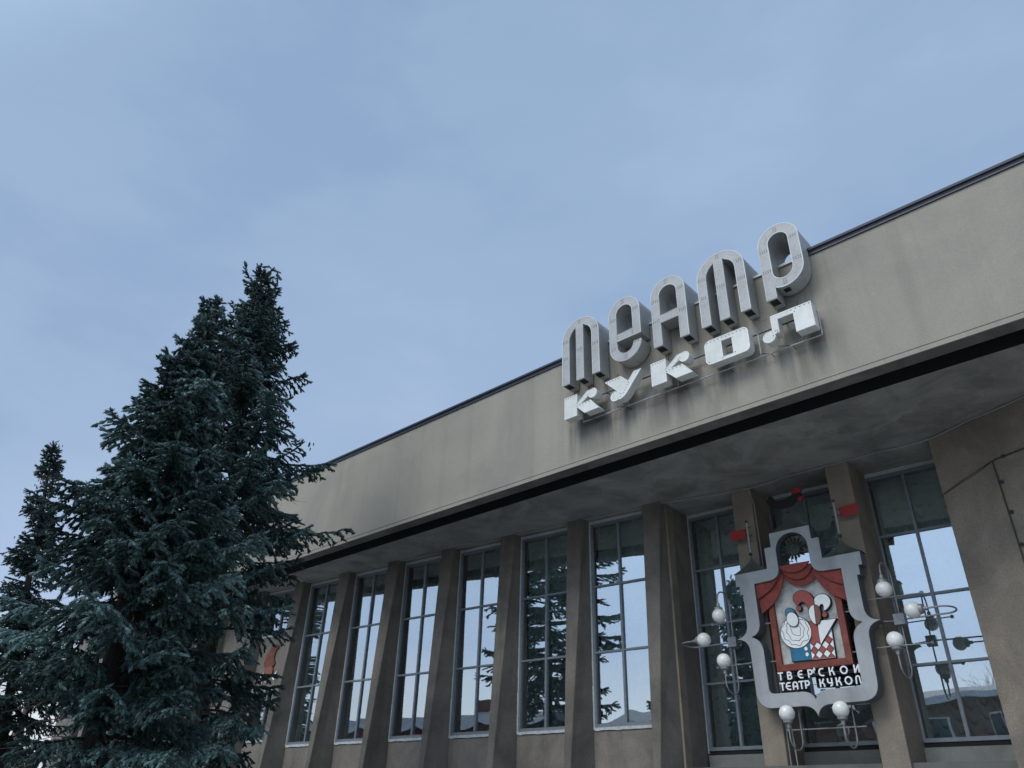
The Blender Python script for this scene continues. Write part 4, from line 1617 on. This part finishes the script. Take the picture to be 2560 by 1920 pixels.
    # crooked extra shoots of the ragged top
    for line in extra:
        ln_ = [np.array(p, float) for p in line]
        limbs.tube([tuple(p) for p in ln_], [.014] * len(ln_), 4, False)
        for a_, c_ in zip(ln_, ln_[1:]):
            m_ = max(1, int(np.linalg.norm(c_ - a_) / .07))
            dd_ = (c_ - a_) / np.linalg.norm(c_ - a_)
            for i in range(m_):
                for _k in range(2):
                    P.append(a_ + (c_ - a_) * (i + rng.random()) / m_)
                    D.append(dd_ + rng.normal(0, .55, 3))
                    LN.append(sprig * rng.uniform(.6, 1.0))
                    TN.append(.3)
    # leader
    for i in range(14):
        P.append(apex - np.array([0, 0, .08 * i]))
        D.append(np.array([rng.normal(0, .6), rng.normal(0, .6), 1.0]))
        LN.append(sprig)
        TN.append(.35)
    P = np.array(P)
    D = np.array(D)
    D /= np.linalg.norm(D, axis=1)[:, None]
    LN = np.array(LN)
    TN = np.array(TN)
    n = len(P)
    # sprig template: spindle body plus bristles (axis along +z, unit length)
    V, F = [], []
    prof_ = [(0, .045), (.3, .15), (.75, .14)]
    for zc, rr in prof_:
        for k in range(3):
            a = 2 * PI * k / 3 + (.6 if zc == .3 else 0)
            V.append((rr * math.cos(a), rr * math.sin(a), zc))
    V.append((0, 0, 1.0))
    for j in range(2):
        for k in range(3):
            F += [(j * 3 + k, j * 3 + (k + 1) % 3, (j + 1) * 3 + (k + 1) % 3), (j * 3 + k, (j + 1) * 3 + (k + 1) % 3, (j + 1) * 3 + k)]
    for k in range(3):
        F.append((6 + k, 6 + (k + 1) % 3, 9))
    rr_ = random.Random(4)
    for k in range(11):
        a = k * 2.4
        z0_ = .06 + .078 * k
        c_, s_ = math.cos(a), math.sin(a)
        o_ = len(V)
        wv = .035
        V += [(.10 * c_ - wv * s_, .10 * s_ + wv * c_, z0_ - .04), (.10 * c_ + wv * s_, .10 * s_ - wv * c_, z0_ + .05), (.255 * c_, .255 * s_, z0_ + .20)]
        F.append((o_, o_ + 1, o_ + 2))
    V = np.array(V)
    F = np.array(F)
    nv, nf = len(V), len(F)
    up_ = np.where(np.abs(D[:, 2:3]) > .95, np.array([[1., 0, 0]]), np.array([[0, 0, 1.]]))
    X = np.cross(up_, D)
    X /= np.linalg.norm(X, axis=1)[:, None]
    Y = np.cross(D, X)
    ang = rng.uniform(0, 2 * PI, n)
    X2 = X * np.cos(ang)[:, None] + Y * np.sin(ang)[:, None]
    Y2 = -X * np.sin(ang)[:, None] + Y * np.cos(ang)[:, None]
    wid = rng.uniform(.9, 1.25, n) * .150
    W = (P[:, None, :] + X2[:, None, :] * (V[None, :, 0:1] * wid[:, None, None]) + Y2[:, None, :] * (V[None, :, 1:2] * wid[:, None, None])
         + D[:, None, :] * (V[None, :, 2:3] * LN[:, None, None]))
    co = W.reshape(-1, 3) - base
    idx = (F[None] + (np.arange(n) * nv)[:, None, None]).reshape(-1)
    me = bpy.data.meshes.new('crown')
    me.vertices.add(len(co))
    me.vertices.foreach_set('co', co.ravel())
    me.loops.add(len(idx))
    me.loops.foreach_set('vertex_index', idx.astype(np.int32))
    nt = n * nf
    me.polygons.add(nt)
    me.polygons.foreach_set('loop_start', np.arange(0, nt * 3, 3, dtype=np.int32))
    me.polygons.foreach_set('loop_total', np.full(nt, 3, dtype=np.int32))
    me.polygons.foreach_set('use_smooth', np.zeros(nt, dtype=bool))
    me.update(calc_edges=True)
    at = me.attributes.new('tone', 'FLOAT', 'POINT')
    tone = np.clip(TN + rng.normal(0, .14, n), 0, 1)
    at.data.foreach_set('value', np.repeat(tone, nv).astype(np.float32))
    me.materials.append(mat)
    o = bpy.data.objects.new('crown', me)
    COL.objects.link(o)
    o.parent = root
    tag(obj('limbs', limbs.mesh('limbs', 40), M_bark, root), kind='stuff')
    # hanging cones near the top
    if cones:
        cb = MB()
        for _ in range(cones):
            zc = apex[2] - abs(rng.normal(.2, .20)) * H * .55
            rad = np.interp(zc, zs, rs_)
            a = rng.uniform(0, 2 * PI)
            rr = rad * rng.uniform(.35, .95)
            p = axis(zc) + np.array([math.cos(a) * rr, math.sin(a) * rr, rng.uniform(-.1, .1)])
            for m_ in range(int(rng.integers(2, 6))):
                q = p + rng.normal(0, .07, 3)
                l_ = rng.uniform(.08, .12)
                cb.tube([tuple(q), tuple(q - [0, 0, l_ * .35]), tuple(q - [0, 0, l_])], [.010, .020, .006], 5)
        o = obj('cones', cb.mesh('cones', 60), M_cone, root)
        o['kind'] = 'stuff'
    # dead twigs inside the lower crown
    db = MB()
    for _ in range(90):
        zc = rng.uniform(zmin - .5, zmin + H * .55)
        a = rng.uniform(0, 2 * PI)
        rad = np.interp(zc, zs, rs_) * rng.uniform(.35, .75)
        o_ = axis(zc)
        h = np.array([math.cos(a), math.sin(a), 0])
        pts = [o_ + h * rad * t + np.array([0, 0, .25 * t - .5 * t * t]) + rng.normal(0, .03, 3) for t in (0, .25, .5, .75, 1)]
        db.tube([tuple(p) for p in pts], [.011, .009, .007, .005, .003], 3, False)
        for _k in range(4):
            t = rng.uniform(.3, 1)
            q = o_ + h * rad * t + np.array([0, 0, .25 * t - .5 * t * t])
            e = q + h * rng.uniform(.05, .3) + rng.normal(0, .16, 3)
            db.tube([tuple(q), tuple(e)], [.004, .002], 3, False)
    o = obj('dead_twigs', db.mesh('dead_twigs', 0), M_twig, root)
    o['kind'] = 'stuff'
    return n


RH = np.array([.738, .674, 0.0])
A1 = np.array([-17.80, -8.05, 15.85])
crook = [[A1 + [0, 0, -.80], A1 - RH * .27 + [0, 0, -.42], A1 - RH * .54 + [0, 0, -.10], A1 - RH * .60 + [0, 0, .24]],
         [A1 + [0, 0, -.38], A1 - RH * .16 + [0, 0, -.10], A1 - RH * .15 + [0, 0, .12], A1 + RH * .02 + [0, 0, .16]],
         [A1 + [0, 0, -.38], A1 + RH * .22 + [0, 0, .05], A1 + RH * .40 + [0, 0, -.02], A1 + RH * .48 + [0, 0, -.38], A1 + RH * .44 + [0, 0, -.70]],
         [A1 + [0, 0, -1.4], A1 - RH * .60 + [0, 0, -1.55], A1 - RH * .67 + [0, 0, -1.20]]]
cnt = spruce('spruce_tree', 'tallest blue green spruce with bent ragged top, overlapping the left end of the theatre',
             (-17.29, -6.96, .0), A1 + [0, 0, -.15], [(1, 2.1), (3.5, 2.3), (6.3, 2.35), (8.5, 2.5), (10.7, 2.0), (12.9, 1.0), (14.3, .52), (15.2, .35), (15.7, .1)], 11, M_needle, 52, 'spruces left of the theatre', 1.6, 1.15, 90, .20, .30, crook, math.atan2(.95, .35))
cnt2 = spruce('spruce_tree', 'broad blue green spruce left of the tallest one, with light bluish lower boughs',
              (-13.37, -10.90, .0), (-13.35, -10.88, 10.95), [(.8, 1.75), (2.5, 1.65), (4.1, 1.68), (5.0, 1.58), (6.3, 1.42), (7.4, 1.16), (8.9, .62), (9.8, .38), (10.5, .22), (10.95, .1)], 29, M_needle, 46, 'spruces left of the theatre', .6, 1.25, 70, .175, .30, (), None, (R(222), 2.5, 3.3))
cnt3 = spruce('spruce_tree', 'slim dark spruce cut by the left edge of the picture',
              (-30.6, -6.56, .0), (-31.12, -8.57, 14.07), [(1, 1.9), (4, 1.7), (6, 1.25), (8, .92), (10.5, .64), (12.1, .42), (13.3, .24), (14.07, .08)], 53, M_needle2, 38, 'spruces left of the theatre', 3.4, 1.0, 60, .24)


# ================================================================ BARE TREES, POLE, HOUSES
def bare_tree(name, label, base, h, seed, spread=.5, depth=5, group=None, r0=None, cat='tree'):
    rng = random.Random(seed)
    root = empty(name, label, cat, base, group)
    tb, bb = MB(), MB()

    def grow(p, d, l, r_, lev):
        n = 4
        pts = [p]
        q = p
        for i in range(n):
            d = (d + Vector((rng.uniform(-.18, .18), rng.uniform(-.18, .18), rng.uniform(-.02, .14)))).normalized()
            q = q + d * (l / n)
            pts.append(q)
        (tb if lev == 0 else bb).tube([tuple(x) for x in pts], [r_ * (1 - .5 * i / n) for i in range(n + 1)], 6 if lev < 2 else 3, False)
        if lev >= depth:
            return
        for k in range(rng.randint(2, 4) if lev else rng.randint(4, 6)):
            t = rng.uniform(.35, 1.0)
            i = min(int(t * n), n - 1)
            s = pts[i].lerp(pts[i + 1], t * n - i)
            a = rng.uniform(0, 2 * PI)
            o = d.orthogonal().normalized()
            o.rotate(Matrix.Rotation(a, 3, d))
            nd = (d * (1 - spread * .6) + o * spread * rng.uniform(.6, 1.2)).normalized()
            grow(s, nd, l * rng.uniform(.55, .78), r_ * .55, lev + 1)

    grow(Vector(base), Vector((0, 0, 1)), h * .42, r0 or h * .018, 0)
    obj('trunk', tb.mesh('trunk', 60), M_twig, root)
    obj('branches', bb.mesh('branches', 0), M_twig, root)


bare_tree('bare_tree', 'pale leafless tree far behind the utility pole, between the spruces', (-52, -4.2, 0), 9, 3, .55, 5)
bare_tree('bare_shrub', 'grey leafless bush at the bottom left below the spruces', (-19.5, -11.6, 0), 3.4, 8, .6, 5, cat='shrub', r0=.03)
bare_tree('bare_shrub', 'reddish leafless bush by the wall at the right foot of the spruces', (-19.2, -4.6, 0), 4.2, 18, .6, 5, cat='shrub', r0=.03)

pole = empty('utility_pole', 'weathered wooden utility pole seen in the bright gap between the spruces', 'pole', (-38.27, -4.37, 0))
obj('post', MB().tube([(-38.27, -4.37, 0), (-38.25, -4.36, 6.95)], [.15, .12], 12), M_wood, pole)
obj('crossarm', MB().box(-38.32, -38.20, -5.0, -3.7, 6.2, 6.3), M_wood, pole)
tag(obj('overhead_wire', MB().tube(sag((-38.3, -4.9, 6.32), (-60, -22, 7.0), 12, .5), .012, 5), M_cabled), 'thin dark overhead wire running left from the utility pole', 'wire')

M_brick = simple('house_brick', (.16, .060, .045), .9, 0, .25, 3)
M_plast = simple('house_plaster', (.30, .27, .20), .9, 0, .2, 2)
M_roofg = simple('house_roof_sheet', (.10, .11, .125), .6, .1, .2, 2)
M_snow = simple('white_eaves', (.70, .72, .75), .8, 0, .05, 2)
M_pane = simple('house_glass', (.02, .025, .03), .15)


def house(label, x, y, w, d, h, rh, mw):
    r_ = empty('house', label, 'house', (x, y, 0), 'houses across the street')
    obj('wall', MB().box(x - w / 2, x + w / 2, y - d / 2, y + d / 2, 0, h), mw, r_)
    b = MB()
    e = .5
    b.loft([(x - w / 2 - e, y + d / 2 + e, h), (x - w / 2 - e, y - d / 2 - e, h), (x - w / 2 - e, y, h + rh)], [(x + w / 2 + e, y + d / 2 + e, h), (x + w / 2 + e, y - d / 2 - e, h), (x + w / 2 + e, y, h + rh)])
    obj('roof', b.mesh('roof', 0), M_roofg, r_)
    obj('eaves', MB().box(x - w / 2 - e, x + w / 2 + e, y + d / 2 + e + .01, y + d / 2 + e + .08, h - .28, h + .12), M_snow, r_)
    obj('chimney', MB().box(x + w * .2, x + w * .2 + .8, y - .4, y + .4, h + rh * .3, h + rh + 1.0), M_brick, r_)
    nwin = int(w / 3)
    for fl in range(max(1, int(h / 3))):
        for i in range(nwin):
            cx = x - w / 2 + (i + .5) * w / nwin
            f_ = obj('window', MB().box(cx - .65, cx + .65, y + d / 2, y + d / 2 + .06, 1.0 + 3 * fl, 2.5 + 3 * fl), M_snow, r_)
            obj('pane', MB().box(cx - .55, cx + .55, y + d / 2 + .061, y + d / 2 + .08, 1.1 + 3 * fl, 2.4 + 3 * fl), M_pane, f_)


house('narrow red brick house with white eaves, middle of those across the street', -27, -54, 16, 11, 10.2, 1.8, M_brick)
house('long brick house with white eaves, leftmost of those across the street', -53, -47, 30, 10, 10.0, 1.6, M_brick)
house('shorter red brick house with white eaves and chimney across the street', -9.5, -41, 13, 9, 9.7, 1.2, M_brick)
bare_tree('bare_tree', 'tall leafless tree across the street, mirrored in an entrance window', (-9, -50, 0), 17, 77, .5, 6)
